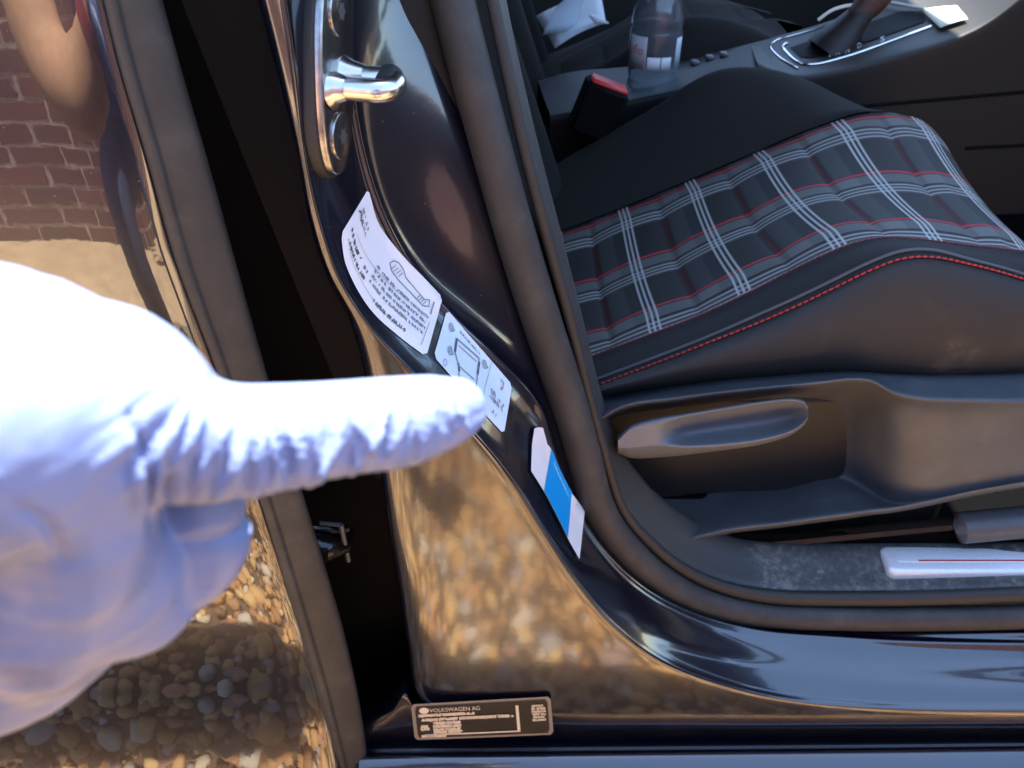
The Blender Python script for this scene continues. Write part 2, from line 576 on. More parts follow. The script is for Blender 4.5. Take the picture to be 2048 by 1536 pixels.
def ico():
    import bmesh
    bm = bmesh.new()
    bmesh.ops.create_icosphere(bm, subdivisions=2, radius=1.0)
    V = np.array([v.co[:] for v in bm.verts]); Fc = np.array([[v.index for v in f.verts] for f in bm.faces])
    bm.free()
    return V, Fc

def gravel():
    V0, F0 = ico()
    pts = []
    sp = 0.0195
    for x in np.arange(-1.6, 0.75, sp):
        for y in np.arange(GE + 0.01, 0.10, sp):
            pts.append((x + rng.uniform(-.5, .5) * sp, y + rng.uniform(-.5, .5) * sp))
    pts = np.array(pts)
    n = len(pts)
    size = 0.0098 * np.exp(rng.normal(0, 0.42, n))
    size = np.clip(size, 0.005, 0.024)
    out = np.zeros((n, len(V0), 3))
    sc = np.stack([rng.uniform(.9, 1.6, n), rng.uniform(.75, 1.1, n), rng.uniform(.5, .85, n)], 1)
    # lumpy: low frequency cosine bumps
    k = rng.normal(0, 1.3, (n, 3, 3)); ph = rng.uniform(0, 6.28, (n, 3))
    lump = 1 + 0.09 * np.cos(np.einsum('nij,vj->nvi', k, V0) + ph[:, None, :]).sum(-1)
    out = V0[None] * lump[..., None] * sc[:, None, :] * size[:, None, None]
    for _ in range(5):                                  # broken faces
        pn = rng.normal(0, 1, (n, 3)); pn /= np.linalg.norm(pn, axis=1)[:, None]
        ex = np.maximum(0, np.einsum('nvj,nj->nv', out, pn) - (rng.uniform(.50, .85, n) * size)[:, None])
        out = out - ex[..., None] * pn[:, None, :]
    a = rng.uniform(0, 6.28, n); tl = rng.normal(0, .45, n)
    ca, sa, ct, st = np.cos(a), np.sin(a), np.cos(tl), np.sin(tl)
    x, y, z = out[..., 0], out[..., 1], out[..., 2]
    y, z = y * ct[:, None] - z * st[:, None], y * st[:, None] + z * ct[:, None]
    x, y = x * ca[:, None] - y * sa[:, None], x * sa[:, None] + y * ca[:, None]
    P = np.stack([x + pts[:, :1], y + pts[:, 1:], z + (rng.uniform(-.008, .006, n))[:, None]], -1).reshape(-1, 3)
    Fa = (F0[None] + (np.arange(n) * len(V0))[:, None, None]).reshape(-1)
    me = bpy.data.meshes.new("gravel")
    me.vertices.add(len(P)); me.vertices.foreach_set("co", P.ravel())
    nf = len(Fa) // 3
    me.loops.add(len(Fa)); me.loops.foreach_set("vertex_index", Fa)
    me.polygons.add(nf)
    me.polygons.foreach_set("loop_start", np.arange(0, nf * 3, 3))
    me.polygons.foreach_set("loop_total", np.full(nf, 3))
    me.update(calc_edges=True)
    me.polygons.foreach_set("use_smooth", np.ones(nf, bool))
    me.materials.append(M["pebble"])
    o = link(bpy.data.objects.new("gravel", me))
    tag(o, "loose golden flint gravel around the car", "gravel", kind="stuff")
gravel()

# kerb stones and paving slabs along the wall
kerb = tag(mesh_obj("kerb", [(-6, GE - .13, -.01), (6, GE - .13, -.01), (6, GE, -.01), (-6, GE, -.01)], [(0, 1, 2, 3)], M["earth"], smooth=False), None, kind="structure")
for i in range(14):
    x0 = -4.6 + i * 0.6
    q = MB(); q.box((x0 + .004, GE - .125, -.05), (x0 + .596, GE - .003, 0.030), bev=0.008); q.build("kerb_stone", M["kerb"], kerb)
WY = -1.70      # face of the brick wall
pav = tag(mesh_obj("pavement", [(-6, WY - .1, -.006), (6, WY - .1, -.006), (6, GE - .13, -.006), (-6, GE - .13, -.006)], [(0, 1, 2, 3)], M["mortar"], smooth=False), None, kind="structure")
nrow = 1
dy = (GE - .13 - WY) / nrow
for i in range(11):
    for j in range(nrow):
        x0 = -7.9 + i * 1.5
        q = MB(); q.box((x0 + .004, WY + j * dy + .004, -.04), (x0 + 1.496, WY + (j + 1) * dy - .004, 0.024 + 0.002 * random.random()), bev=0.004); q.build("paving_slab", M["paving"], pav)

wall = MB(); wall.box((-4.8, WY - .22, -.05), (4.8, WY - .006, 1.36))
wall = wall.build("brick_wall", M["mortar"], None, False)
tag(wall, "long dark red brick garden wall with pale mortar, mirrored in the door", "wall")
cands = []
for r in range(21):
    z0 = 0.012 + r * 0.063
    off = 0.0 if r % 2 else 0.095
    for i in range(-25, 25):
        x0 = i * 0.190 + off
        if x0 < -4.75 or x0 > 4.5: continue
        cands.append((math.hypot(x0 + 1.15, (z0 - 0.3) * 2.0), x0, z0))
cands.sort()
bmesh_data = None
for k, (_, x0, z0) in enumerate(cands[:290]):
    if bmesh_data is None:
        q = MB(); q.box((0, 0, 0), (0.180, 0.03, 0.053), bev=0.004)
        o = q.build("brick", M["brick"], wall); bmesh_data = o.data
    else:
        o = link(bpy.data.objects.new("brick", bmesh_data), wall)
    o.location = (x0 + random.uniform(-.003, .003), WY - 0.0345 + random.uniform(0.0, 0.004), z0)
q = MB()
for _, x0, z0 in cands[290:]:
    q.box((x0, WY - .02, z0), (x0 + .180, WY + random.uniform(-.004, -.001), z0 + .053), bev=0.004)
rest = q.build("brickwork", M["brick"], wall, False); rest["kind"] = "stuff"
q = MB(); q.box((-4.85, WY - .26, 1.362), (4.85, WY + .03, 1.43), bev=.01); q.build("coping", M["kerb"], wall, False)

# ================================================================== THE CAR
car = empty("car", (0, 0, 0))
tag(car, "dark blue hatchback seen at its open driver's doorway with plaid seat", "car")

def at(pts, Y):
    return [PY(p[0], p[1], Y if np.isscalar(Y) else Y[i]) for i, p in enumerate(pts)]
def lp(a, b, f):
    return [((1 - f) * p[0] + f * q[0], (1 - f) * p[1] + f * q[1]) for p, q in zip(a, b)]
def toward(a, b, d):
    out = []
    for p, q in zip(a, b):
        L = math.hypot(q[0] - p[0], q[1] - p[1]) + 1e-6
        k = min(d, 0.3 * L) / L
        out.append((p[0] + (q[0] - p[0]) * k, p[1] + (q[1] - p[1]) * k))
    return out
def sh(a, dx, dy=0):
    return [(p[0] + dx, p[1] + dy) for p in a]

# ---- body pillar and sill: one pressed sheet, rebated in a step towards the doorway
A = [(495, -60), (545, 130), (588, 300), (612, 430), (645, 540), (695, 640), (725, 740), (745, 850), (762, 960), (778, 1070),
     (797, 1180), (814, 1290), (850, 1410), (1000, 1448), (1400, 1458), (1750, 1460), (2160, 1460), (3300, 1460)]
B = [(565, -60), (592, 130), (612, 300), (638, 430), (680, 555), (745, 655), (830, 745), (935, 850), (1020, 955), (1085, 1060),
     (1150, 1160), (1225, 1250), (1315, 1318), (1430, 1365), (1580, 1400), (1800, 1418), (2160, 1422), (3300, 1424)]
D = [(692, -60), (700, 130), (726, 300), (768, 430), (832, 545), (903, 630), (990, 712), (1070, 795), (1102, 885), (1140, 985),
     (1200, 1085), (1285, 1168), (1385, 1222), (1510, 1258), (1660, 1274), (1820, 1286), (2160, 1296), (3300, 1298)]
S0 = [(830, -60), (880, 130), (930, 300), (970, 430), (1005, 545), (1035, 640), (1068, 735), (1102, 835), (1130, 930), (1167, 1030),
      (1235, 1125), (1322, 1198), (1422, 1238), (1540, 1257), (1680, 1263), (1840, 1264), (2160, 1262), (3300, 1260)]
S0Y = [.142, .129, .121, .118, .117, .115, .112, .106, .102, .100, .099, .098, .097, .096, .095, .095, .095, .095]
TB = [.016, .006, .001] + [0.0] * 15
WK = [1] * 7 + [.6, .2] + [0] * 9
def yy(v, smooth): return [w_ * (v + t_) + (1 - w_) * smooth for t_, w_ in zip(TB, WK)]
rows = [at(sh(A, 14, 2), .115), at(sh(A, 2, 1), .060), at(A, .041), at(toward(A, B, 12), .0325), at(lp(A, B, .35), .0300), at(lp(A, B, .65), .0292),
        at(toward(B, A, 14), .0288), at(toward(B, A, 5), .0290), at(toward(B, D, 4), .0315), at(toward(B, D, 16), .0375), at(lp(B, D, .36), .048), at(lp(B, D, .66), .067),
        at(toward(D, B, 16), yy(.0785, .0790)), at(toward(D, B, 6), yy(.0800, .0825)), at(toward(D, S0, 4), yy(.0812, .0850)), at(toward(D, S0, 14), yy(.0870, .0875)), at(lp(D, S0, .5), [.45 * (.0872 + t_) + .55 * s_ for t_, s_ in zip(TB, S0Y)]), at(S0, S0Y), at(sh(S0, 26, -14), [v + .012 for v in S0Y])]
G = patch(rows, 7, 4)
# carry the pillar on upwards to the roof
pillar = grid_obj("body_pillar", G, M["paint_jamb"], car)
pillar["label"] = "stepped dark blue door pillar and sill, glossy paint"

# ---- lower sill
xs = [718, 726, 739, 782, 810, 838, 950, 1150, 1450, 1750, 2160, 3300]
r0 = list(zip(xs, [1452, 1448, 1441, 1420, 1388, 1418, 1428, 1432, 1438, 1442, 1446, 1450]))
def lvl(y0, y1): return [(x, y0 + (y1 - y0) * min(1.0, (x - 718) / 1442)) for x in xs]
Y0 = [.052, .050, .048, .045, .043, .041, .040, .040, .040, .040, .040, .040]
rows2 = [at(sh(r0, 0, -30), [v + .02 for v in Y0]), at(r0, Y0), at(sh(r0, 0, 5), [v - .0015 for v in Y0]), at(lp(r0, lvl(1500, 1486), .6), .043), at(lvl(1499, 1486), .046),
         at(lvl(1502, 1489), .044), at(lvl(1507, 1492), .036), at(lvl(1510, 1495), .031), at(lvl(1514, 1500), .028), at(lvl(1560, 1545), .010), at(lvl(1640, 1625), -.019), at(lvl(1720, 1710), -.032), at(lvl(1900, 1900), -.036), at(lvl(2100, 2100), .0)]
G2 = patch(rows2, 5, 4)
sill = grid_obj("sill", G2, M["paint_jamb"], car)

def bvh_of(*grids):
    V = []; Fc = []
    for g in grids:
        b0 = len(V)
        r, c = g.shape[:2]
        V += [tuple(p) for p in g.reshape(-1, 3)]
        Fc += [tuple(i + b0 for i in q) for q in grid_faces(r, c)]
    return BVHTree.FromPolygons(V, Fc)
BODY = bvh_of(G, G2)
def on(bvh, px, py, lift=0.0008, fallback=0.06):
    d = ray(px, py).normalized()
    h = bvh.ray_cast(CAM, d)
    if h[0] is None: return PY(px, py, fallback)
    n = h[1]
    if n.dot(d) > 0: n = -n
    return h[0] + n * lift

# ---- rear door: curved outer skin
edge_px = [(190, -60), (235, 130), (290, 320), (345, 520), (428, 740), (513, 990), (560, 1140), (600, 1270), (640, 1400), (684, 1560)]
E3 = np.array([list(PY(x, y, 0.010)) for x, y in edge_px])
E3 = E3[np.argsort(E3[:, 2])]
lo_s = (E3[1, 0] - E3[0, 0]) / (E3[1, 2] - E3[0, 2]); hi_s = (E3[-1, 0] - E3[-2, 0]) / (E3[-1, 2] - E3[-2, 2])
def xe(z):
    if z < E3[0, 2]: return E3[0, 0] + (z - E3[0, 2]) * lo_s
    if z > E3[-1, 2]: return E3[-1, 0] + (z - E3[-1, 2]) * hi_s
    return float(np.interp(z, E3[:, 2], E3[:, 0]))
def door_y(sv, z):
    y = 0.10 * (z - 0.66)**2                      # barrel of the door
    zc = 0.30
    if z < zc: y -= 1.45 * (zc - z)**2            # flare out to the foot of the door
    if z < 0.15: y += 2.2 * (0.15 - z)**2
    y += 0.16 * max(0.0, 0.28 - sv)**2            # turns in towards its front edge
    y += 3.0 * max(0.0, 0.035 - sv)**2            # and rolls over at the hem
    if sv < 0.008: y += 0.008 - math.sqrt(max(0, 0.008**2 - (0.008 - sv)**2))
    return y
svs = np.concatenate([[0, .0004, .0012, .0025, .0045, .008, .012, .02], np.linspace(.03, .30, 20), np.linspace(.34, 1.12, 16)])
zs = np.linspace(0.10, 0.97, 110)
DG = np.array([[(xe(z) - s_, door_y(s_, z), z) for s_ in svs] for z in zs])
rdoor = grid_obj("rear_door", DG, M["paint_door"], car, flip=True)
rdoor["label"] = "dark blue rear door skin mirroring brick wall and gravel"
# the hem turned back behind the skin
hem = np.array([[(xe(z) - s_, 0.0085 + dyy + door_y(0.009, z), z) for s_, dyy in ((-.0004, 0), (-.0006, .004), (.002, .010), (.02, .012))] for z in zs])
grid_obj("hem", hem, M["paint_door"], rdoor)

# ---- rubber strip on the rear door's front edge
SL = [(193, -60), (238, 130), (293, 320), (348, 520), (430, 740), (515, 990), (562, 1140), (602, 1270), (642, 1400), (686, 1560), (730, 1720)]
SR = [(310, -60), (362, 130), (417, 320), (472, 520), (533, 740), (608, 990), (654, 1140), (691, 1270), (721, 1410), (742, 1560), (765, 1720)]
rows = [at(sh(SL, -4), .030), at(sh(SL, 2), .0145), at(lp(SL, SR, .10), .0135), at(lp(SL, SR, .22), .0150), at(lp(SL, SR, .27), .0185), at(lp(SL, SR, .34), .0185), at(lp(SL, SR, .62), .0230),
        at(lp(SL, SR, .90), .0290), at(lp(SL, SR, .97), .0320), at(SR, .0400), at(sh(SR, -6), .060), at(sh(SR, -30), .110)]
grid_obj("rubber_strip", patch(rows, 5, 3), M["rubber"], rdoor)["label"] = "flat matt grey-brown rubber strip along the door edge"
# recess behind it
rec = [at(sh(SR, -60), .118), at(sh(SR, 30), .120), at(sh(SR, 170), .120), at(sh(SR, 330), .123)]
grid_obj("recess", patch(rec, 3, 2), M["recess"], car)  # dark sheet, the gap's shade put into its colour
# hinge seen in the recess
hb = MB()
c0 = PY(650, 1082, .070)
hb.tube([c0 + Vector((-.03, 0, -.002)), c0 + Vector((-.012, -.004, 0)), c0 + Vector((.004, -.006, -.001)), c0 + Vector((.014, 0.0, -.004)), c0 + Vector((.016, .015, -.006))], [.013, .0135, .0125, .009, .006], 14)
hb.tube([c0 + Vector((-.03, .004, .013)), c0 + Vector((.012, .000, .013)), c0 + Vector((.020, .004, .010))], .003, 8)
hinge = hb.build("hinge", M["gloss_black"], rdoor)
hp = MB()
a, b_ = PY(682, 1050, .066), PY(697, 1122, .066)
hp.tube([a, b_], .0022, 6); hp.tube([PY(640, 1046, .067), a], .0018, 6)
hp.build("hinge_bracket", M["plastic"], hinge)

# ---- door aperture seals: a hollow bulb and its inner lip
OC = [(862, -160), (890, -60), (930, 100), (981, 290), (1034, 480), (1086, 650), (1132, 790), (1160, 885), (1201, 1028), (1256, 1103), (1326, 1163), (1406, 1204), (1517, 1229), (1700, 1237), (1880, 1237), (2180, 1231), (3300, 1228)]
OH = [45, 45, 44, 42, 41, 40, 38, 36, 35, 34, 33, 31, 28, 27, 27, 27, 27]
IC = [(950, -160), (973, -60), (1006, 100), (1047, 290), (1096, 480), (1143, 650), (1177, 790), (1203, 885), (1247, 1020), (1301, 1085), (1366, 1138), (1446, 1174), (1546, 1193), (1745, 1197), (1900, 1194), (2180, 1184), (3300, 1180)]
IH = [14, 14, 14, 13, 12, 11, 10, 10, 10, 11, 12, 14, 16, 17, 17, 17, 17]
SY = [.152, .141, .130, .122, .119, .117, .113, .109, .105, .103, .102, .101, .100, .0985, .0975, .097, .097]
def seal(cen, hw, dY, name, mt, flat):
    P = np.array([list(PY(*p, y_ + dY)) for p, y_ in zip(cen, SY)])
    R = [h * (PY(*p, y_ + dY) - CAM).dot(Vector((0, cT, -sT))) / F for h, p, y_ in zip(hw, cen, SY)]
    Pd = cr_eval(np.concatenate([P, np.array(R)[:, None]], 1), 6)
    q = MB(); q.tube(Pd[:, :3], list(Pd[:, 3]), 18, flat=flat, up=(0, 1, 0))
    return q.build(name, mt, car)
seal(OC, OH, .001, "door_seal", M["rubber"], (1.0, 0.85))["label"] = "grey-brown bulb rubber seal around the doorway"
seal(IC, IH, .007, "seal_lip", M["rubber_dark"], (1.0, 0.8))

# ---- inner trim along pillar and sill
T0 = [(p[0] - 3, p[1] + 4) for p in IC]
T1 = [(985, -160), (1002, -60), (1034, 100), (1078, 290), (1127, 480), (1167, 640), (1203, 785), (1236, 885), (1296, 966), (1346, 1010), (1411, 1050), (1490, 1076), (1580, 1083), (1745, 1084), (1900, 1083), (2180, 1080), (3300, 1078)]
Yb = [.172, .165, .157, .152, .150, .149, .148, .148, .150, .153, .156, .159, .160, .160, .160, .160, .160]
Ya = [v + .008 for v in SY]
rows = [at(T0, [v + .004 for v in Ya]), at(lp(T0, T1, .15), [v + .002 for v in Ya]), at(lp(T0, T1, .35), [a + .3 * (b2 - a) for a, b2 in zip(Ya, Yb)]), at(lp(T0, T1, .8), [a + .76 * (b2 - a) for a, b2 in zip(Ya, Yb)]),
        at(lp(T0, T1, .97), [b2 - .002 for b2 in Yb]), at(T1, [b2 + .004 for b2 in Yb]), at(sh(T1, -6, 8), [b2 + .04 for b2 in Yb])]
TG = patch(rows, 6, 4)
trim = grid_obj("inner_trim", TG, M["plastic_scuff"], car)
trim["label"] = "scuffed black plastic trim along pillar foot and sill"
TRIM = bvh_of(TG)

# ---- aluminium sill plate
def rrect(cx0, cx1, cy0, cy1, r, n=6, left_only=False):
    pts = []
    for (cx, cy, a0) in ((cx1 - r, cy0 + r, -90), (cx1 - r, cy1 - r, 0), (cx0 + r, cy1 - r, 90), (cx0 + r, cy0 + r, 180)):
        for i in range(n + 1):
            a = math.radians(a0 + 90 * i / n)
            pts.append((cx + r * math.cos(a), cy + r * math.sin(a)))
    return pts
zt = on(TRIM, 1800, 1125).z
pa, pb = PZ(1752, 1096, zt), PZ(1757, 1150, zt)
def slab(name, outl, z0, z1, bev, mt, parent):
    n = len(outl)
    cx = sum(p[0] for p in outl) / n; cyy = sum(p[1] for p in outl) / n
    def inset(d): 
        xs_ = [p[0] for p in outl]; ys_ = [p[1] for p in outl]
        wx = (max(xs_) - min(xs_)) / 2; wy = (max(ys_) - min(ys_)) / 2
        return [((p[0] - cx) * (1 - d / wx) + cx, (p[1] - cyy) * (1 - d / wy) + cyy) for p in outl]
    R = [(outl, z0), (outl, z1 - bev), (inset(bev * .3), z1 - bev * .3), (inset(bev), z1)]
    V = [(x, y, z) for pts, z in R for x, y in pts]
    Fc = grid_faces(4, n, True) + [tuple(range(3 * n, 4 * n))]
    return mesh_obj(name, V, Fc, mt, parent, True)
sp_y0, sp_y1 = pb.y, pa.y
plate = slab("sill_plate", rrect(pa.x, pa.x + .55, sp_y0, sp_y1, .008), zt - .008, zt + .0045, .004, M["alu"], car)
plate["label"] = "brushed aluminium sill plate with a red line"
xl = PZ(1830, 1120, zt).x
slab("plate_recess", rrect(pa.x + .012, pa.x + .53, sp_y0 + .012, sp_y1 - .005, .004), zt + .0040, zt + .0050, .0004, M["alu"], plate)
ym = PZ(1900, 1121, zt + .005).y
slab("red_line", rrect(xl, xl + .46, ym - .0009, ym + .0009, .0004, 2), zt + .0048, zt + .0054, .0002, M["red_thread"], plate)

# ---- door striker
pc = on(BODY, 648, 140, 0)
nB, nD = on(BODY, 612, 140, 0), on(BODY, 686, 140, 0)
tv = (nD - nB).normalized()
up_l = (on(BODY, 655, 60, 0) - on(BODY, 672, 230, 0)).normalized()
nv = up_l.cross(tv).normalized()
if nv.x < 0: nv = -nv
up_l = tv.cross(nv).normalized()
if up_l.z < 0: up_l = -up_l
FR = Matrix((tv, up_l, nv)).transposed()
def L(a, b, c): return pc + FR @ Vector((a, b, c))
def oval(name, ha, hb_, z0, z1, bev, mt, parent, ca=0, cb=0, n=40, ex=2.4):
    th = np.linspace(0, 2 * np.pi, n, endpoint=False)
    def ring(f, z):
        return [L(ca + (ha - f) * math.copysign(abs(math.cos(a))**(2 / ex), math.cos(a)), cb + (hb_ - f) * math.copysign(abs(math.sin(a))**(2 / ex), math.sin(a)), z) for a in th]
    V = ring(0, z0) + ring(0, z1 - bev) + ring(bev * .3, z1 - bev * .3) + ring(bev, z1)
    return mesh_obj(name, [list(p) for p in V], grid_faces(4, n, True) + [tuple(range(3 * n, 4 * n))], mt, parent)
striker = oval("striker", .0210, .054, .004, .0085, .0015, M["steel_plate"], car)
striker["label"] = "shiny steel door striker with loop and two bolts"
oval("backing", .0228, .0562, -.004, .0045, .001, M["plastic_dark"], striker)
q = MB()
pth = []
for i in range(0, 6): pth.append(L(-.0085, -.008, .006 + .026 * i / 5))
for i in range(1, 8):
    a = math.pi * i / 8
    pth.append(L(-.0085 * math.cos(a), -.008 + .003 * (1 - math.cos(a)), .032 + .0075 * math.sin(a)))
for i in range(5, -1, -1): pth.append(L(.0085, -.002, .006 + .026 * i / 5))
q.tube(cr_eval([list(p) for p in pth], 3), .0060, 16)
loop = q.build("loop", M["steel"], striker)
q = MB()
q.tube([L(-.0085, -.009, .0075), L(-.0085, -.008, .0115), L(-.0085, -.008, .017)], [.0110, .0082, .0061], 16, caps=False)
q.tube([L(.0085, -.002, .0075), L(.0085, -.002, .0125), L(.0085, -.002, .020)], [.0110, .0082, .0061], 16, caps=False)
q.build("collar", M["steel"], loop)
q = MB()
q.tube([L(-.003, -.0065, .036), L(.010, -.001, .034)], [.0072, .0072], 14)
q.build("loop_sleeve", M["plastic_dark"], loop)
for cb in (.029, -.033):
    bo = oval("bolt", .0125, .0125, .008, .0102, .0008, M["steel_plate"], striker, 0.0, cb, 28, 2.0)
    n = 12; V = []
    for zz in (.0104, .0106):
        for i in range(n):
            r_ = .0050 if i % 2 == 0 else .0034
            V.append(list(L(r_ * math.cos(i * math.pi / 6), cb + r_ * math.sin(i * math.pi / 6), zz)))
    mesh_obj("socket", V, grid_faces(2, n, True) + [tuple(range(n, 2 * n))], M["ink_black"], bo, False)

# ---- stickers that follow the pressed metal
class Sticker:
    def __init__(s, lower, upper, bvh=BODY, fallback=.06):
        s.lo = resample(cr_eval(lower, 8), 60); s.up = resample(cr_eval(upper, 8), 60); s.b = bvh; s.fb = fallback
    def px(s, u, v):
        i = min(max(u, 0), 1) * 59; k = int(min(i, 58)); f = i - k
        a = s.lo[k] * (1 - f) + s.lo[k + 1] * f; b = s.up[k] * (1 - f) + s.up[k + 1] * f
        return a * (1 - v) + b * v
    def p(s, u, v, lift):
        x, y = s.px(u, v); return on(s.b, x, y, lift, s.fb)
    def sheet(s, name, mt, parent, u0=0, u1=1, v0=0, v1=1, nu=24, nv=14, lift=.0008, r=0.06, asp=2.2):
        V = []
        for i in range(nv):
            vv = v0 + (v1 - v0) * i / (nv - 1)
            e = min(vv - v0, v1 - vv) / (r * asp + 1e-9)
            ins = r * (1 - math.sqrt(max(0, 1 - (1 - min(1, e))**2))) if r > 0 else 0
            for j in range(nu):
                uu = u0 + ins + (u1 - u0 - 2 * ins) * j / (nu - 1)
                V.append(list(s.p(uu, vv, lift)))
        o = mesh_obj(name, V, grid_faces(nv, nu), mt, parent)
        return o
    def stroke(s, q, pts, wd, lift=.0013, asp=2.2):
        """thin printed line: pts in (u,v), wd in v units"""
        pts = np.array(pts, float)
        for a, b in zip(pts[:-1], pts[1:]):
            d = np.array([(b[0] - a[0]) * asp, b[1] - a[1]]); Ln = np.linalg.norm(d) + 1e-9
            nn_ = np.array([-d[1] / asp, d[0]]) / Ln * wd / 2
            k = max(1, int(Ln / 0.12))
            prev = None
            for i in range(k + 1):
                c_ = a + (b - a) * i / k
                pr = [list(s.p(*(c_ + nn_), lift)), list(s.p(*(c_ - nn_), lift))]
                if prev: q.add(prev + pr, [(0, 1, 3, 2)])
                prev = pr
    def words(s, q, u0, v0, length, h, along=True, seed=0, wd=0.018, asp=2.2, lift=.0013):
        """blurred small print: too soft in the photograph to read, so only its letter-like ticks"""
        r_ = random.Random(seed)
        x = 0.0
        while x < length:
            wl = h * r_.uniform(.45, .8) / asp
            if r_.random() < .12: x += wl; continue
            a, b = (u0 + x, v0), (u0 + x + wl * .6, v0 + h)
            if r_.random() < .5: s.stroke(q, [(a[0], v0), (a[0], v0 + h)], wd, lift)
            if r_.random() < .6: s.stroke(q, [(a[0], v0 + h * r_.choice((0, .5, 1))), (b[0], v0 + h * r_.choice((0, .5, 1)))], wd, lift)
            if r_.random() < .5: s.stroke(q, [(b[0], v0), (b[0], v0 + h * r_.uniform(.6, 1))], wd, lift)
            x += wl

st = Sticker([(680, 468), (690, 530), (738, 618), (798, 674), (851, 714)], [(735, 377), (757, 450), (813, 520), (850, 560), (884, 596)])
lab = st.sheet("data_label", M["sticker_white"], car, nu=30, nv=18, r=.03)
lab["label"] = "white printed data label with a small car outline"
q = MB()
def arc(cu, cv, ru, rv, a0, a1, n=12):
    return [(cu + ru * math.cos(math.radians(a0 + (a1 - a0) * i / n)), cv + rv * math.sin(math.radians(a0 + (a1 - a0) * i / n))) for i in range(n + 1)]
# car outline near the upper edge, then the rows of print
st.stroke(q, [(.50, .74), (.52, .82), (.56, .86), (.62, .84), (.66, .78), (.76, .76), (.86, .74), (.90, .80), (.91, .70), (.86, .64), (.74, .66), (.62, .66), (.54, .68), (.50, .74)], .014)
for k in range(4):
    st.stroke(q, [(.53 + k * .025, .70), (.55 + k * .025, .80)], .012); st.stroke(q, [(.80 + k * .02, .66), (.815 + k * .02, .74)], .012)
for i in range(4):
    st.words(q, .42, .52 - i * .085, .50, .042, seed=10 + i, wd=.014)
st.stroke(q, [(.14, .44), (.94, .56)], .006); st.stroke(q, [(.14, .16), (.80, .12)], .006); st.stroke(q, [(.94, .1), (.95, .5)], .008)
for i in range(2): st.words(q, .06, .70 - i * .08, .16, .05, seed=30 + i, wd=.02)
st.words(q, .94, .62, .05, .22, seed=41, wd=.02)
q.build("print", M["ink"], lab, False)["kind"] = "stuff"
q = MB()
st.words(q, .07, .30, .30, .06, seed=51, wd=.020); st.words(q, .07, .19, .30, .055, seed=52, wd=.016); st.words(q, .52, .11, .28, .05, seed=53, wd=.016)
st.stroke(q, [(.03, .60), (.06, .66), (.10, .60), (.12, .66), (.14, .60)], .02)
q.build("print", M["ink_black"], lab, False)["kind"] = "stuff"

st = Sticker([(866, 713), (938, 795), (1006, 869)], [(893, 619), (958, 694), (1023, 770)])
lab = st.sheet("tyre_label", M["sticker_pale"], car, nu=24, nv=16, r=.035)
lab["label"] = "pale blue tyre pressure label with a car plan"
q = MB()
st.stroke(q, [(.20, .70), (.52, .80)], .03); st.stroke(q, [(.20, .70), (.22, .45), (.30, .30), (.34, .12)], .03)
st.stroke(q, [(.52, .80), (.54, .55), (.56, .30), (.58, .16)], .03); st.stroke(q, [(.24, .62), (.50, .70)], .018); st.stroke(q, [(.32, .30), (.52, .36)], .018)
st.stroke(q, [(.66, .02), (.68, .97)], .010)
for u, v in ((.10, .78), (.16, .38), (.60, .80)):
    st.stroke(q, arc(u, v, .030, .075, 0, 360, 10), .018); st.stroke(q, arc(u, v, .014, .035, 0, 360, 8), .018)
st.stroke(q, arc(.14, .10, .022, .06, 0, 360, 9), .012)
st.words(q, .74, .44, .18, .10, seed=61, wd=.018); st.words(q, .74, .34, .18, .08, seed=62, wd=.018); st.words(q, .80, .14, .09, .09, seed=63, wd=.016); st.words(q, .22, .86, .30, .04, seed=64, wd=.014)
st.words(q, .84, .78, .07, .10, seed=65, wd=.02)
q.build("print", M["ink"], lab, False)["kind"] = "stuff"
q = MB()
st.stroke(q, [(.20, .70), (.22, .45)], .06); st.stroke(q, [(.53, .75), (.545, .50)], .06); st.stroke(q, [(.29, .33), (.33, .22)], .05)
q.build("print", M["ink_black"], lab, False)["kind"] = "stuff"
q = MB()
for u, v in ((.12, .80), (.18, .40), (.62, .82), (.50, .22)):
    st.stroke(q, [(u + .012, v - .05), (u + .030, v + .01)], .04)
q.build("print", M["ink_green"], lab, False)["kind"] = "stuff"
q = MB(); st.stroke(q, [(.86, .70), (.885, .76)], .05); q.build("print", M["ink_red"], lab, False)

st = Sticker([(1058, 942), (1083, 982), (1110, 1034), (1136, 1086), (1155, 1119)], [(1060, 886), (1090, 886), (1116, 938), (1142, 990), (1166, 1022)])
tg = st.sheet("service_sticker", M["sticker_white"], car, nu=26, nv=8, r=0, lift=.0018)
tg["label"] = "bright blue sticker with white ends at the pillar foot"
st.sheet("blue_panel", M["sticker_blue"], tg, u0=.235, u1=.755, nu=20, nv=8, r=0, lift=.0023)
st2 = Sticker([(1059, 888), (1074, 888), (1090, 886)], [(1064, 856), (1073, 853), (1082, 854)])
st2.sheet("folded_end", M["sticker_white"], tg, nu=6, nv=5, r=0, lift=.0022)
q = MB(); st.words(q, .30, .78, .4, .06, seed=71, wd=.02, lift=.0028); q.build("print", M["ink_pale"], tg, False)["kind"] = "stuff"

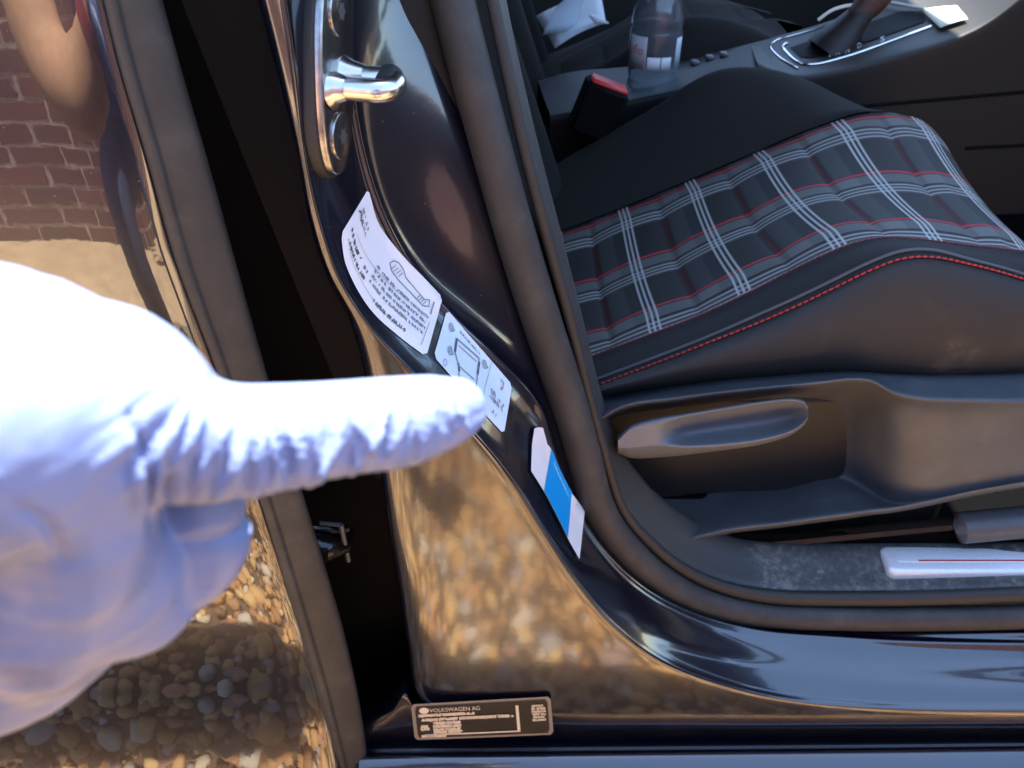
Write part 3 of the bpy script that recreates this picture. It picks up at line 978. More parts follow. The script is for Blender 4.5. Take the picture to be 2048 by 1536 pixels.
def text_mesh(s_):
    cu = bpy.data.curves.new("txt", 'FONT'); cu.body = s_; cu.size = 1.0; cu.resolution_u = 2
    o = bpy.data.objects.new("txt", cu); COL.objects.link(o)
    dg = bpy.context.evaluated_depsgraph_get()
    me = o.evaluated_get(dg).to_mesh()
    V = [tuple(v.co) for v in me.vertices]; Fc = [tuple(p.vertices) for p in me.polygons]
    o.evaluated_get(dg).to_mesh_clear()
    bpy.data.objects.remove(o); bpy.data.curves.remove(cu)
    return V, Fc
def put_text(q, s_, fmap):
    V, Fc = text_mesh(s_)
    mx = max(v[0] for v in V)
    q.add([list(fmap(v[0] / mx, v[1] / 0.72)) for v in V], Fc)

FLATP = BVHTree.FromPolygons([PY(780, 1370, .0272), PY(1160, 1360, .0272), PY(1160, 1510, .0290), PY(780, 1520, .0290)], [(0, 1, 2, 3)])
vn = Sticker([(830, 1478), (965, 1473), (1107, 1467)], [(822, 1407), (960, 1399), (1101, 1391)], FLATP, .027)
vp = vn.sheet("type_plate", M["plate_frame"], car, nu=26, nv=14, r=.02, asp=3.6, lift=.0010)
vp["label"] = "black type plate with silver frame and rows of small print"
vn.sheet("plate_face", M["label_black"], vp, u0=.026, u1=.974, v0=.06, v1=.94, nu=20, nv=10, r=.012, asp=3.6, lift=.0015)
q = MB()
put_text(q, "VOLKSWAGEN AG", lambda a, b: vn.p(.13 + .36 * a, .78 + .11 * b, .0022))
oc = [list(vn.p(.09 + .035 * math.cos(i * math.pi / 8), .83 + .09 * math.sin(i * math.pi / 8), .0020)) for i in range(16)]
q.add(oc, [tuple(range(16))])
for v0, ln, u0 in ((.665, .38, .055), (.545, .66, .055), (.44, .19, .15), (.35, .19, .15), (.26, .19, .15), (.19, .19, .15), (.09, .16, .06), (.29, .05, .06), (.36, .04, .06)):
    vn.words(q, u0, v0, ln, .075, seed=int(v0 * 1000), wd=.035, asp=3.6, lift=.0022)
    vn.words(q, u0, v0, ln, .075, seed=int(v0 * 1000) + 7, wd=.030, asp=3.6, lift=.0023)
vn.stroke(q, [(.07, .155), (.765, .155)], .035, .0020, 3.6); vn.stroke(q, [(.755, .155), (.755, .84)], .075, .0020, 3.6)
for i in range(6): vn.words(q, .865, .78 - i * .075, .085, .055, seed=200 + i, wd=.04, asp=3.6, lift=.0022)
q.build("print", M["label_silver"], vp, False)["kind"] = "stuff"

# ---- driver's seat
def c3(px, Y): return np.array([list(p) for p in at(px, Y)])
Wn = [(1040, 765), (1130, 731), (1175, 715), (1290, 672), (1400, 630), (1500, 583), (1580, 542), (1650, 508), (1710, 485), (1770, 475), (1840, 479), (1930, 490), (2048, 503), (2150, 525)]
St = [(1050, 828), (1140, 792), (1190, 772), (1310, 727), (1420, 684), (1530, 640), (1610, 604), (1680, 570), (1740, 541), (1800, 519), (1860, 515), (1940, 530), (2048, 560), (2150, 600)]
Bo = [(1060, 838), (1150, 806), (1200, 790), (1320, 770), (1430, 756), (1540, 748), (1640, 741), (1720, 741), (1780, 745), (1840, 747), (1900, 748), (1970, 748), (2060, 738), (2150, 723)]
Wf = [(990, 510), (1040, 492), (1110, 465), (1200, 432), (1300, 392), (1400, 350), (1500, 308), (1600, 265), (1660, 243), (1720, 225), (1780, 221)]
Cr = [(1040, 375), (1080, 350), (1130, 318), (1190, 283), (1300, 220), (1390, 160), (1450, 138), (1540, 140), (1620, 165), (1680, 195), (1740, 222)]
YN, YF = .22, .49
near = c3(Wn, YN); far = c3(Wf, YF)
nprof = np.concatenate([near[:, [0, 2]], [[.475, .595], [.492, .55], [.492, .46]]])
fprof = np.concatenate([far[:, [0, 2]], [[.452, .648], [.482, .622], [.497, .575], [.497, .46]]])
NS, NV = 190, 46
npf = resample(cr_eval(nprof, 10), NS); fpf = resample(cr_eval(fprof, 10), NS)
# match both profiles by x so that the pleats run straight across
xs_ = np.concatenate([np.linspace(-.02, .42, 150)])
def prof_by_x(P, x):
    k = np.argmax(P[:, 0] > .425) if np.any(P[:, 0] > .425) else len(P)
    return np.interp(x, P[:k, 0], P[:k, 1])
rowsN = [(x, prof_by_x(npf, x)) for x in xs_]; rowsF = [(x, prof_by_x(fpf, x)) for x in xs_]
rowsN += [tuple(p) for p in resample(cr_eval([rowsN[-1], (.452, .612), (.478, .588), (.492, .55), (.492, .47)], 6), 28)[1:]]
rowsF += [tuple(p) for p in resample(cr_eval([rowsF[-1], (.452, .648), (.482, .622), (.497, .575), (.497, .47)], 6), 28)[1:]]
RN, RF = np.array(rowsN), np.array(rowsF)
sN = np.concatenate([[0], np.cumsum(np.linalg.norm(np.diff(.5 * (RN + RF), axis=0), axis=1))])
def s_at(x): return float(np.interp(x, xs_, sN[:len(xs_)]))
per = (s_at(.356) - s_at(.129)) / 3.0
V = []; UV = []
for i in range(len(RN)):
    U_ = (sN[i] - s_at(.203)) / per + 0.5 - 0.02
    f_ = U_ - math.floor(U_)
    pl = 0.0065 * abs(math.sin(math.pi * f_))**0.45
    for j in range(NV):
        v_ = j / (NV - 1)
        x = RN[i, 0] * (1 - v_) + RF[i, 0] * v_; z = RN[i, 1] * (1 - v_) + RF[i, 1] * v_
        ed = min(1.0, min(v_, 1 - v_) / .12)
        y = YN + (YF - YN) * v_
        z += -0.013 * math.sin(math.pi * v_) + pl * ed - 0.002
        if i > 150: x += pl * .5
        V.append((x, y, z)); UV.append((U_, (.482 - y) / .108))
seat = mesh_obj("driver_seat", V, grid_faces(len(RN), NV), M["plaid"], car, True, UV)
seat["label"] = "driver's seat cushion in grey, white and red plaid"

Pi = [(p[0] - 3, p[1] - 11 - (4 if 1500 < p[0] < 1900 else 0)) for p in St]
rows = [at(sh(Wn, 0, -2), .226), at(Wn, .2185), at(toward(Wn, Pi, 14), .2095), at(lp(Wn, Pi, .5), .196), at(lp(Wn, Pi, .88), .1825), at(lp(Pi, St, .45), .1785), at(St, .1735)]
BG = patch(rows, 6, 4)
grid_obj("bolster", BG, M["fabric_blue"], seat)
rows = [at(sh(St, 0, -5), .1790), at(sh(St, 0, 3), .1725), at(lp(St, Bo, .18), .1640), at(lp(St, Bo, .5), .1570), at(lp(St, Bo, .85), .1600), at(Bo, .168), at(sh(Bo, 0, 14), .20)]
grid_obj("side_panel", patch(rows, 6, 4), M["side_panel"], seat)["label"] = "dark brown side panel with pale scuff marks"
ex = (1830, 232)
rows = [at(Wf, .4885), at(toward(Wf, Cr, 14), .4945), at(lp(Wf, Cr, .35), .515), at(lp(Wf, Cr, .75), .545), at(Cr, .570), at(sh(Cr, 3, -6), .588), at(sh(Cr, 0, 30), .615), at(sh(Cr, 0, 150), .635)]
grid_obj("far_bolster", patch(rows, 6, 4), M["fabric"], seat)
# front nose of the bolsters
q = MB(); 
def stitch_line(name, px, Y, r_, step, mt, lift=0.0015):
    P = cr_eval(np.array([list(p) for p in at(px, Y)]), 30)
    Ltot = np.linalg.norm(np.diff(P, axis=0), axis=1).sum()
    n = int(Ltot / step)
    P = resample(P, n * 4 + 1)
    q = MB()
    off = np.array([0, -lift * .75, lift * .75])
    for k in range(n):
        a = P[k * 4] + off * .6; b = P[k * 4 + 3] + off * .6; m_ = .5 * (a + b) + off * .7
        q.tube([a, .5 * (a + m_) + off * .2, m_, .5 * (b + m_) + off * .2, b], [r_ * .55, r_, r_, r_, r_ * .55], 6)
    o = q.build(name, mt, seat); o["kind"] = "stuff"
    return o
stitch_line("stitching", St, .1722, .00085, .0052, M["red_thread"])
stitch_line("stitching", Wn, .2190, .00075, .0050, M["pink_thread"], .0012)
q = MB(); q.tube(cr_eval(c3(Pi, .1795) + np.array([0, -.0008, .0008]), 6), .0013, 8); q.build("piping", M["piping"], seat)

# seat base: plastic side cover with its recess, shelf and slot
X_ = [1150, 1240, 1350, 1450, 1560, 1640, 1700, 1740, 1790, 1850, 1950, 2160]
def rw(ys, Y): return at(list(zip(X_, ys)), Y)
lipy = [880, 818, 800, 787, 776, 768, 761, 764, 790, 802, 806, 810]
topy = [806, 794, 775, 762, 753, 746, 744, 746, 749, 751, 750, 742]
inY = [.235, .235, .235, .234, .230, .214, .198, .180, .158, .148, .145, .145]
shb = [985, 962, 954, 952, 954, 950, 962, 985, 1006, 1000, 980, 945]
shf = [1150, 1118, 1088, 1062, 1048, 1037, 1029, 1023, 1017, 1006, 984, 948]
oY = [.136] * 12
rows = [rw([v - 12 for v in topy], .195), rw(topy, .172), rw([v + 5 for v in topy], .166), rw([(a * .4 + b_ * .6) for a, b_ in zip(topy, lipy)], .146), rw([v - 6 for v in lipy], .1335), rw(lipy, .1345), rw([v + 4 for v in lipy], .1375),
        rw([v + 8 for v in lipy], [.136 + .35 * (a - .136) for a in inY]), rw([v + 22 for v in lipy], [.136 + .93 * (a - .136) for a in inY]), rw([(a * .6 + b_ * .4) for a, b_ in zip(lipy, shb)], inY), rw([(a * .25 + b_ * .75) for a, b_ in zip(lipy, shb)], inY),
        rw([v - 3 for v in shb], [.136 + .97 * (a - .136) for a in inY]), rw([v + 5 for v in shb], [.136 + .88 * (a - .136) for a in inY]), rw([a * .35 + b_ * .65 for a, b_ in zip(shb, shf)], [.136 + .35 * (a - .136) for a in inY]),
        rw([v - 5 for v in shf], .1385), rw([v + 2 for v in shf], .1375), rw([v + 7 for v in shf], .1420), rw([v + 8 for v in shf], .185)]
SG = patch(rows, 6, 4)
grid_obj("seat_base", SG, M["plastic"], seat)["label"] = "dark grey plastic seat side cover with recess and shelf"
SB = bvh_of(SG)
q = MB()
def disc_on(bvh, pts, lift): return [list(on(bvh, x, y, lift, .15)) for x, y in pts]
sl_ = rrect(1318, 1416, 968, 1000, 15, 6)
ctr_ = list(on(SB, 1367, 984, .0022, .15)); dd_ = disc_on(SB, sl_, .0016)
q.add([ctr_] + dd_, [(0, i + 1, (i + 1) % len(dd_) + 1) for i in range(len(dd_))])
q.build("slot", M["recess"], seat, False)
# height lever
X2 = [1236, 1262, 1318, 1370, 1440, 1520, 1580, 1606, 1616]
def rl(ys, Y): return at(list(zip(X2, ys)), Y)
lev = [rl([872, 852, 836, 828, 816, 804, 798, 802, 812], .150),
       rl([874, 850, 834, 826, 814, 802, 796, 800, 813], .128),
       rl([880, 856, 840, 830, 818, 805, 799, 804, 817], .1205),
       rl([884, 862, 850, 836, 823, 809, 803, 808, 820], [.121, .121, .121, .122, .122, .122, .122, .1215, .1205]),
       rl([886, 872, 862, 850, 838, 824, 816, 818, 824], [.121, .121, .122, .141, .146, .146, .143, .132, .1205]),
       rl([889, 882, 874, 868, 858, 846, 836, 832, 829], [.121, .121, .122, .143, .148, .148, .144, .132, .1205]),
       rl([892, 890, 884, 884, 878, 868, 854, 842, 832], [.121, .121, .121, .131, .134, .134, .132, .126, .1205]),
       rl([895, 894, 889, 891, 888, 878, 862, 846, 834], .1205),
       rl([897, 897, 892, 896, 893, 883, 866, 849, 836], .1205),
       rl([908, 918, 917, 912, 903, 891, 872, 853, 838], .132),
       rl([905, 915, 914, 909, 900, 888, 870, 852, 838], .160)]
o = grid_obj("height_lever", patch(lev, 6, 4), M["lever"], seat)
o["label"] = "scooped grey-black plastic seat height lever"
# runner under the seat
q = MB()
q.tube([PY(1440, 1092, .165), PY(1900, 1048, .165), PY(2200, 1020, .165)], .008, 8, flat=(1, .8))
q.build("runner", M["gloss_black"], seat)
q = MB()
q.tube([PY(1908, 1060, .160), PY(1920, 1056, .160), PY(2200, 1030, .160)], [.008, .016, .016], 14)
q.build("runner_cover", M["plastic"], seat)
q = MB(); q.box((-.02, .20, .28), (.46, .60, .50), bev=.02); q.build("pan", M["plastic_dark"], seat)
# backrest
def backrest(yc, sgn, parent, name):
    rows = []
    for hh in np.linspace(0, 1, 9):
        z = .47 + .72 * hh; xb = .045 - .23 * hh
        row = []
        for a, dx in ((-.245, -.16), (-.245, -.03), (-.225, .03), (-.185, .045), (-.15, .0), (0, -.022), (.15, .0), (.185, .045), (.225, .035), (.245, -.03), (.245, -.16)):
            ww = 1.0 - .18 * hh**2
            row.append((xb + dx * (1 - .5 * hh), yc + sgn * a * ww, z))
        rows.append(row)
    return grid_obj(name, patch(rows, 4, 4), M["fabric"], parent)
backrest(.352, 1, seat, "backrest")

# ---- passenger seat: the same seat mirrored across the car
MY = 1.43
pseat = mesh_obj("passenger_seat", [(x, MY - y, z) for x, y, z in V], [f[::-1] for f in grid_faces(len(RN), NV)], M["fabric"], car, True, UV)
pseat["label"] = "passenger seat beyond the console"
def mir(src, name):
    o = bpy.data.objects.new(name, src.data.copy()); link(o, pseat)
    me = o.data
    co_ = np.zeros(len(me.vertices) * 3); me.vertices.foreach_get("co", co_); co_ = co_.reshape(-1, 3); co_[:, 1] = MY - co_[:, 1]
    me.vertices.foreach_set("co", co_.ravel()); me.flip_normals(); me.update()
for ch in list(seat.children):
    if ch.name.split(".")[0] in ("bolster", "side_panel", "far_bolster", "backrest", "pan"):
        mir(ch, ch.name.split(".")[0])

# ---- centre console
near_e = [(1100, 232), (1180, 217), (1249, 203), (1400, 170), (1500, 141), (1545, 136)]
far_e = [(1075, 160), (1147, 141), (1250, 132), (1362, 120), (1470, 93), (1545, 74)]
rows = [at(sh(near_e, 0, 110), .652), at(sh(near_e, 0, 6), .650), at(near_e, .654), at(sh(near_e, 1, -4), .660), at(lp(near_e, far_e, .3), .690), at(lp(near_e, far_e, .6), .740), at(lp(near_e, far_e, .95), .795), at(far_e, .803), at(sh(far_e, 0, 12), .808), at(sh(far_e, 0, 90), .81)]
CGr = patch(rows, 5, 4)
console = grid_obj("centre_console", CGr, M["console_rear"], car)
console["label"] = "dark centre console between the seats"
ne2 = [(1515, 128), (1545, 142), (1590, 153), (1645, 149), (1800, 111), (1950, 60), (2045, -8), (2120, -80)]
fe2 = [(1500, 86), (1530, 78), (1570, 66), (1620, 52), (1740, 12), (1850, -28), (1930, -80), (2000, -140)]
rows = [at(sh(ne2, 10, 560), .668), at(sh(ne2, 5, 170), .648), at(sh(ne2, 0, 9), .626), at(ne2, .628), at(sh(ne2, 0, -5), .632), at(lp(ne2, fe2, .16), .655), at(lp(ne2, fe2, .24), .668), at(lp(ne2, fe2, .30), .678), at(lp(ne2, fe2, .6), .735), at(lp(ne2, fe2, .95), .80), at(fe2, .81), at(sh(fe2, 0, 10), .815), at(sh(fe2, 0, 200), .82)]
CG2 = patch(rows, 5, 4)
grid_obj("gear_surround", CG2, M["plastic_dark"], console)
CON = bvh_of(CGr, CG2)
for k, (px0, px1, dyy) in enumerate((((1720, 212), (2200, 170), 0), ((1930, 296), (2200, 282), 0))):
    q = MB(); q.tube(cr_eval([list(on(CON, px0[0] + (px1[0] - px0[0]) * f, px0[1] + (px1[1] - px0[1]) * f, .0006, .64)) for f in np.linspace(0, 1, 9)], 3), .0022, 6)
    q.build("panel_joint", M["recess"], console)
def con_line(name, pts, r_, mt, parent, lift=.001):
    P = resample(cr_eval(pts, 10), 40)
    q = MB(); q.tube([on(CON, x, y, lift, .72) for x, y in P], r_, 8)
    return q.build(name, mt, parent)
con_line("chrome_frame", [(1690, 40), (1620, 62), (1550, 84), (1541, 94), (1556, 114), (1596, 139)], .0013, M["chrome"], console)
con_line("chrome_frame", [(1578, 88), (1564, 92), (1575, 108), (1596, 126), (1625, 130), (1700, 112), (1790, 80), (1862, 54)], .0016, M["chrome"], console)
# sunken black selector plate
pl_ = [(1580, 96), (1640, 76), (1720, 52), (1800, 24), (1850, 22), (1850, 44), (1790, 66), (1700, 96), (1630, 116), (1602, 116)]
q = MB(); q.add([list(on(CON, x, y, .0009, .72)) for x, y in pl_], [tuple(range(len(pl_)))]); q.build("selector_plate", M["recess"], console, False)
for ch_, px0 in (("P", (1657, 118)), ("R", (1671, 114)), ("N", (1690, 111)), ("D", (1714, 101)), ("S", (1760, 88))):
    q = MB(); put_text(q, ch_, lambda a, b: on(CON, px0[0] + 9 * a, px0[1] - 3 * a - 11 * b, .0022, .72)); q.build("gear_letter", M["cap"], console, False)
# handbrake switch area
q = MB()
for (x, y) in ((1390, 128), (1420, 118), (1448, 112)):
    c_ = on(CON, x, y, .002, .72); q.box((c_.x - .006, c_.y - .008, c_.z - .003), (c_.x + .006, c_.y + .008, c_.z + .003), bev=.002)
q.build("switch", M["plastic"], console)
# gear lever and gaiter
g0 = on(CON, 1668, 92, 0, .72)
axis = Vector((.55, .05, .83)).normalized()
q = MB()
q.tube([g0 - axis * .012, g0, g0 + axis * .018, g0 + axis * .04, g0 + axis * .075], [.036, .034, .026, .019, .015], 16, flat=(1, .85))
gl = q.build("gear_lever", M["leather"], console)
q = MB(); q.tube([g0 + axis * .035 + Vector((0, -.002, .004)), g0 + axis * .06, g0 + axis * .10, g0 + axis * .14, g0 + axis * .155], [.014, .019, .022, .020, .010], 16); q.build("lever_grip", M["knob"], console)
con_line("pale_cable", [(1636, 40), (1665, 20), (1705, 10), (1760, 12), (1850, 27)], .0022, M["card"], console, .006)

# belt buckle
bk = MB()
p0, p1 = PY(1172, 172, .585), PY(1252, 202, .585)
ax = (p1 - p0).normalized()
q = MB()
cen = PY(1210, 192, .590)
Mx = Matrix.Translation(cen) @ Matrix.Rotation(math.radians(20), 4, 'Y')
q.box((-.027, -.014, -.050), (.027, .026, .012), M=Mx, bev=.004)
buck = q.build("belt_buckle", M["recess"], car)
buck["label"] = "black belt buckle with red release button"
q = MB(); q.box((-.0235, -.0105, .010), (.0235, .018, .0165), M=Mx, bev=.0025); q.build("release_button", M["red_plastic"], buck)

# ---- the rest of the cabin and shell
def panel(name, pts, mt, parent=car, thick=.01):
    o = mesh_obj(name, pts, [tuple(range(len(pts)))], mt, parent, False)
    md = o.modifiers.new("thickness", 'SOLIDIFY'); md.thickness = thick; md.offset = 0
    return o
panel("floor", [(-1.2, .16, .26), (1.25, .16, .26), (1.25, 1.62, .26), (-1.2, 1.62, .26)], M["carpet"])
panel("inner_sill", [(-.2, .165, .26), (1.1, .165, .26), (1.1, .162, .345), (-.2, .162, .345)], M["carpet"], thick=.003)
q = MB(); q.box((-.9, .62, .26), (1.0, .84, .46), bev=.03); q.build("tunnel", M["carpet"], car)
q = MB(); q.box((.86, .16, .60), (1.25, 1.60, .98), bev=.08); q.build("dashboard", M["plastic_dark"], car)
q = MB(); q.box((.98, .16, .26), (1.20, 1.60, .70), bev=.02); q.build("bulkhead", M["carpet"], car)
q = MB(); q.box((-.95, .20, .30), (-.45, 1.58, .55), bev=.05); q.box((-1.15, .20, .45), (-.9, 1.58, 1.15), bev=.05); q.build("rear_bench", M["fabric"], car)
# far side
panel("far_side", [(-1.3, 1.66, .22), (1.25, 1.66, .22), (1.25, 1.66, .97), (-1.3, 1.66, .97)], M["plastic_dark"], thick=.05)
for bx in (((-.12, 1.56, .95), (.0, 1.62, 1.42)), ((-1.3, 1.50, .95), (-1.0, 1.62, 1.42))):
    q = MB(); q.box(*bx); q.build("far_pillar", M["plastic_dark"], car, False)
# roof
rf = [[(x, y, z + .03 - .05 * ((y - .83) / .65)**2) for y in np.linspace(.215, 1.56, 9)] for x, z in ((-1.3, 1.36), (-.9, 1.41), (-.3, 1.425), (.2, 1.418), (.40, 1.400), (.57, 1.365))]
grid_obj("roof", np.array(rf, float), M["paint_door"], car, thick=.03)
# near side above the waist: rear door frame, glass and pillar
q = MB()
pz = [(-.118, .90), (-.150, 1.10), (-.185, 1.40)]
q.tube([(-.10, .075, .86), (-.125, .095, 1.0), (-.17, .16, 1.25), (-.205, .215, 1.41)], .045, 10, flat=(1.3, .7)); q.build("upper_pillar", M["paint_jamb"], car)
q = MB(); q.tube([(-.205, .205, 1.41), (.1, .205, 1.42), (.45, .21, 1.395), (.57, .22, 1.365), (.85, .18, 1.18), (1.15, .12, .98)], .028, 8); q.tube([(-.205, .205, 1.41), (-.7, .21, 1.40), (-1.2, .24, 1.34)], .028, 8); q.build("roof_rail", M["paint_jamb"], car)
panel("rear_window", [(-.24, .03, .97), (-1.10, .03, .97), (-1.05, .20, 1.35), (-.32, .20, 1.38)], M["glass"], thick=.004)
q = MB(); q.tube([(-.19, .02, .965), (-1.15, .02, .965)], .016, 8); q.build("waist_seal", M["rubber_dark"], rdoor)
panel("windscreen", [(.57, .25, 1.365), (.57, 1.42, 1.365), (1.22, 1.58, .96), (1.22, .12, .96)], M["glass"], thick=.004)
# open front door, hinged ahead of the doorway
dv = Vector((.36, -.93, 0)).normalized(); nn2 = Vector((-dv.y, dv.x, 0))
h0 = Vector((1.08, -.02, 0))
fd = []
for z in np.linspace(.20, .96, 14):
    fd.append([tuple(h0 + dv * s_ + nn2 * (.10 * (z - .66)**2) + Vector((0, 0, z))) for s_ in np.linspace(0, 1.02, 12)])
fdo = grid_obj("front_door", np.array(fd), M["paint_door"], car); fdo["label"] = "open front door out beyond the doorway"
fd2 = []
for z in np.linspace(.22, .95, 10):
    fd2.append([tuple(h0 + dv * s_ - nn2 * (.09 + .02 * math.sin(z * 9)) + Vector((0, 0, z))) for s_ in np.linspace(.02, 1.0, 8)])
grid_obj("door_card", np.array(fd2), M["plastic_dark"], fdo)
# bonnet and front wing, rear quarter
grid_obj("front_wing", np.array([[(x, .02 + .1 * (z - .66)**2, z) for x in np.linspace(1.10, 1.95, 8)] for z in np.linspace(.35, .93, 8)]), M["paint_door"], car, thick=.01)
grid_obj("bonnet", np.array([[(x, y, .97 - .14 * ((x - 1.2) / .9)**2 - .03 * ((y - .83) / .8)**2) for x in np.linspace(1.2, 2.1, 8)] for y in np.linspace(.03, 1.63, 8)]), M["paint_door"], car, thick=.01)

# ================================================================== LOOSE THINGS
# bottle standing in the console
bb = PY(1300, 192, .720)
bot = empty("water_bottle", tuple(bb))
tag(bot, "clear plastic water bottle with white cap standing on the console", "bottle")
pr = [(0, .0), (.024, .0), (.0295, .004), (.0325, .010), (.0325, .020), (.0315, .026), (.0335, .034), (.0340, .040), (.0340, .082), (.0325, .088), (.0335, .094), (.0320, .106), (.0265, .126), (.0190, .142), (.0135, .152), (.0125, .158), (.0125, .170)]
pi_ = [(max(0, r_ - .0008), min(max(z_, .0009), .170)) for r_, z_ in pr][::-1]
lathe(cr_eval(pr, 3).tolist() + pi_, 40, tuple(bb), "body", M["bottle"], bot)
lathe([(0.0, .178), (.0135, .178), (.0148, .176), (.0148, .160), (.0135, .159), (0, .159)][::-1], 24, tuple(bb), "cap", M["cap"], bot)
def band_arc(name, a0, a1, z0, z1, r_, mt, parent):
    n = 14
    G_ = np.array([[(bb.x + r_ * math.cos(math.radians(a)), bb.y + r_ * math.sin(math.radians(a)), bb.z + z) for a in np.linspace(a0, a1, n)] for z in (z0, .5 * (z0 + z1), z1)])
    return grid_obj(name, G_, mt, parent, thick=.0002)
M["film"] = simple("clear_white_label_film", (0.55, 0.55, 0.56), 0.5)
lb = band_arc("wrap_label", 195, 243, .042, .082, .0344, M["film"], bot)
band_arc("white_panel", 246, 275, .042, .058, .0345, M["sticker_white"], bot)
band_arc("white_panel", 277, 300, .042, .058, .0345, M["sticker_white"], bot)
q = MB()
put_text(q, "life", lambda a, b: Vector((bb.x + .0348 * math.cos(math.radians(192 + 44 * a)), bb.y + .0348 * math.sin(math.radians(192 + 44 * a)), bb.z + .060 + .012 * b)))
q.build("lettering", M["ink_red"], bot, False)
band_arc("blue_panel", 312, 335, .042, .080, .0345, M["sticker_pale"], bot)

# folded papers on the passenger seat
def sheet_obj(name, quad, mt, nx=8, ny=8, curl=0.0, parent=None):
    a, b_, c_, d_ = [np.array(list(p)) for p in quad]
    G_ = np.array([[(a * (1 - u) * (1 - v) + b_ * u * (1 - v) + c_ * u * v + d_ * (1 - u) * v) + np.array([0, 0, curl * math.sin(3.1 * u) * (1 - .3 * v)]) for u in np.linspace(0, 1, nx)] for v in np.linspace(0, 1, ny)])
    return grid_obj(name, G_, mt, parent, thick=.0006)
pap = sheet_obj("leaflet", (PY(1110, 96, .96), PY(1212, 46, .96), PY(1200, -20, 1.10), PY(1072, 32, 1.10)), M["paper"], curl=.005)
tag(pap, "crumpled white and pale blue leaflet lying on the passenger seat", "leaflet")
sheet_obj("folded_page", (PY(1086, 70, .955), PY(1128, 2, .955), PY(1180, -40, 1.0), PY(1150, 60, 1.0)), M["sticker_pale"], curl=.010, parent=pap)
q = MB(); a = PY(1180, 30, .945); q.tube([a, a + Vector((.012, 0, -.008)), a + Vector((.03, 0, -.012))], [.003, .006, .001], 8); q.build("torn_corner", M["paper"], pap)
cdq = [on(CON, x, y, .004, .72) for x, y in ((1880, 62), (1938, 44), (1915, 17), (1842, 25))]
tag(sheet_obj("parking_card", cdq, M["card"], curl=.001), "cream card lying at the front of the console", "card")

# ================================================================== THE POINTING HAND AND ARM
def loft(q, P, W, H, up, ex=2.3, seg=24):
    """closed rounded tube: P centres, W half-width across, H half-height along up"""
    P = np.asarray(P, float); n = len(P)
    T = np.gradient(P, axis=0); T /= np.linalg.norm(T, axis=1)[:, None]
    th = np.linspace(0, 2 * np.pi, seg, endpoint=False)
    cx = np.sign(np.cos(th)) * np.abs(np.cos(th))**(2 / ex); sy = np.sign(np.sin(th)) * np.abs(np.sin(th))**(2 / ex)
    rings = []
    def fr(i):
        u_ = np.array(up, float); a = np.cross(T[i], u_); a /= np.linalg.norm(a); b = np.cross(a, T[i]); return a, b
    a, b = fr(0)
    for f in (0.05, .4, .7, .9):
        rings.append(P[0] - T[0] * min(W[0], H[0]) * math.sqrt(1 - f * f) + f * (cx[:, None] * a * W[0] + sy[:, None] * b * H[0]))
    for i in range(n):
        a, b = fr(i); rings.append(P[i] + cx[:, None] * a * W[i] + sy[:, None] * b * H[i])
    a, b = fr(n - 1)
    for f in (.9, .7, .4, .05):
        rings.append(P[-1] + T[-1] * min(W[-1], H[-1]) * math.sqrt(1 - f * f) + f * (cx[:, None] * a * W[-1] + sy[:, None] * b * H[-1]))
    V_ = np.concatenate(rings); k = len(rings)
    q.add(V_, grid_faces(k, seg, True) + [tuple(range(seg))[::-1], tuple(range((k - 1) * seg, k * seg))])

UPV = np.array([0, sT, cT])
def chain(q, pts, n=8, ex=2.3, up=(0, 0.25, 1)):
    """pts: (px,py,depth,halfwidth,halfheight)"""
    A_ = np.array([list(PD(p[0], p[1], p[2])) + [p[3], p[4]] for p in pts])
    E = cr_eval(A_, n)
    loft(q, E[:, :3], E[:, 3], E[:, 4], up, ex)
    return E
hq = MB()
IDX = [(110, 765, .149, .0130, .0160), (235, 762, .151, .0120, .0146), (340, 862, .154, .0114, .0138), (450, 880, .158, .0108, .0116), (580, 868, .164, .0102, .0104),
       (700, 852, .170, .0098, .0097), (800, 842, .176, .0094, .0099), (880, 823, .181, .0083, .0085), (914, 814, .183, .0070, .0071)]
idx_axis = chain(hq, IDX, 8, 2.9)
# metacarpal ridges of the back of the hand
chain(hq, [(-420, 840, .135, .021, .022), (-200, 790, .137, .0195, .0235), (0, 748, .143, .0175, .0208), (190, 762, .149, .0130, .0160)], 6)
chain(hq, [(-420, 850, .152, .020, .020), (-150, 765, .159, .016, .0200), (20, 715, .166, .014, .0170), (205, 765, .172, .0120, .0145)], 6)
chain(hq, [(-380, 880, .165, .018, .020), (-120, 830, .178, .014, .019), (60, 810, .186, .013, .0160), (190, 830, .192, .0115, .0135)], 6)
chain(hq, [(-330, 930, .180, .015, .018), (-80, 890, .196, .013, .016), (160, 910, .210, .0110, .0130)], 6)
# palm under them
chain(hq, [(-430, 920, .155, .026, .022), (-230, 1000, .165, .026, .030), (-40, 1010, .172, .024, .034), (140, 970, .176, .020, .028)], 6)
chain(hq, [(-420, 905, .131, .021, .022), (-180, 893, .133, .0195, .0225), (40, 882, .139, .0170, .0205), (190, 880, .1465, .0130, .0180)], 6)
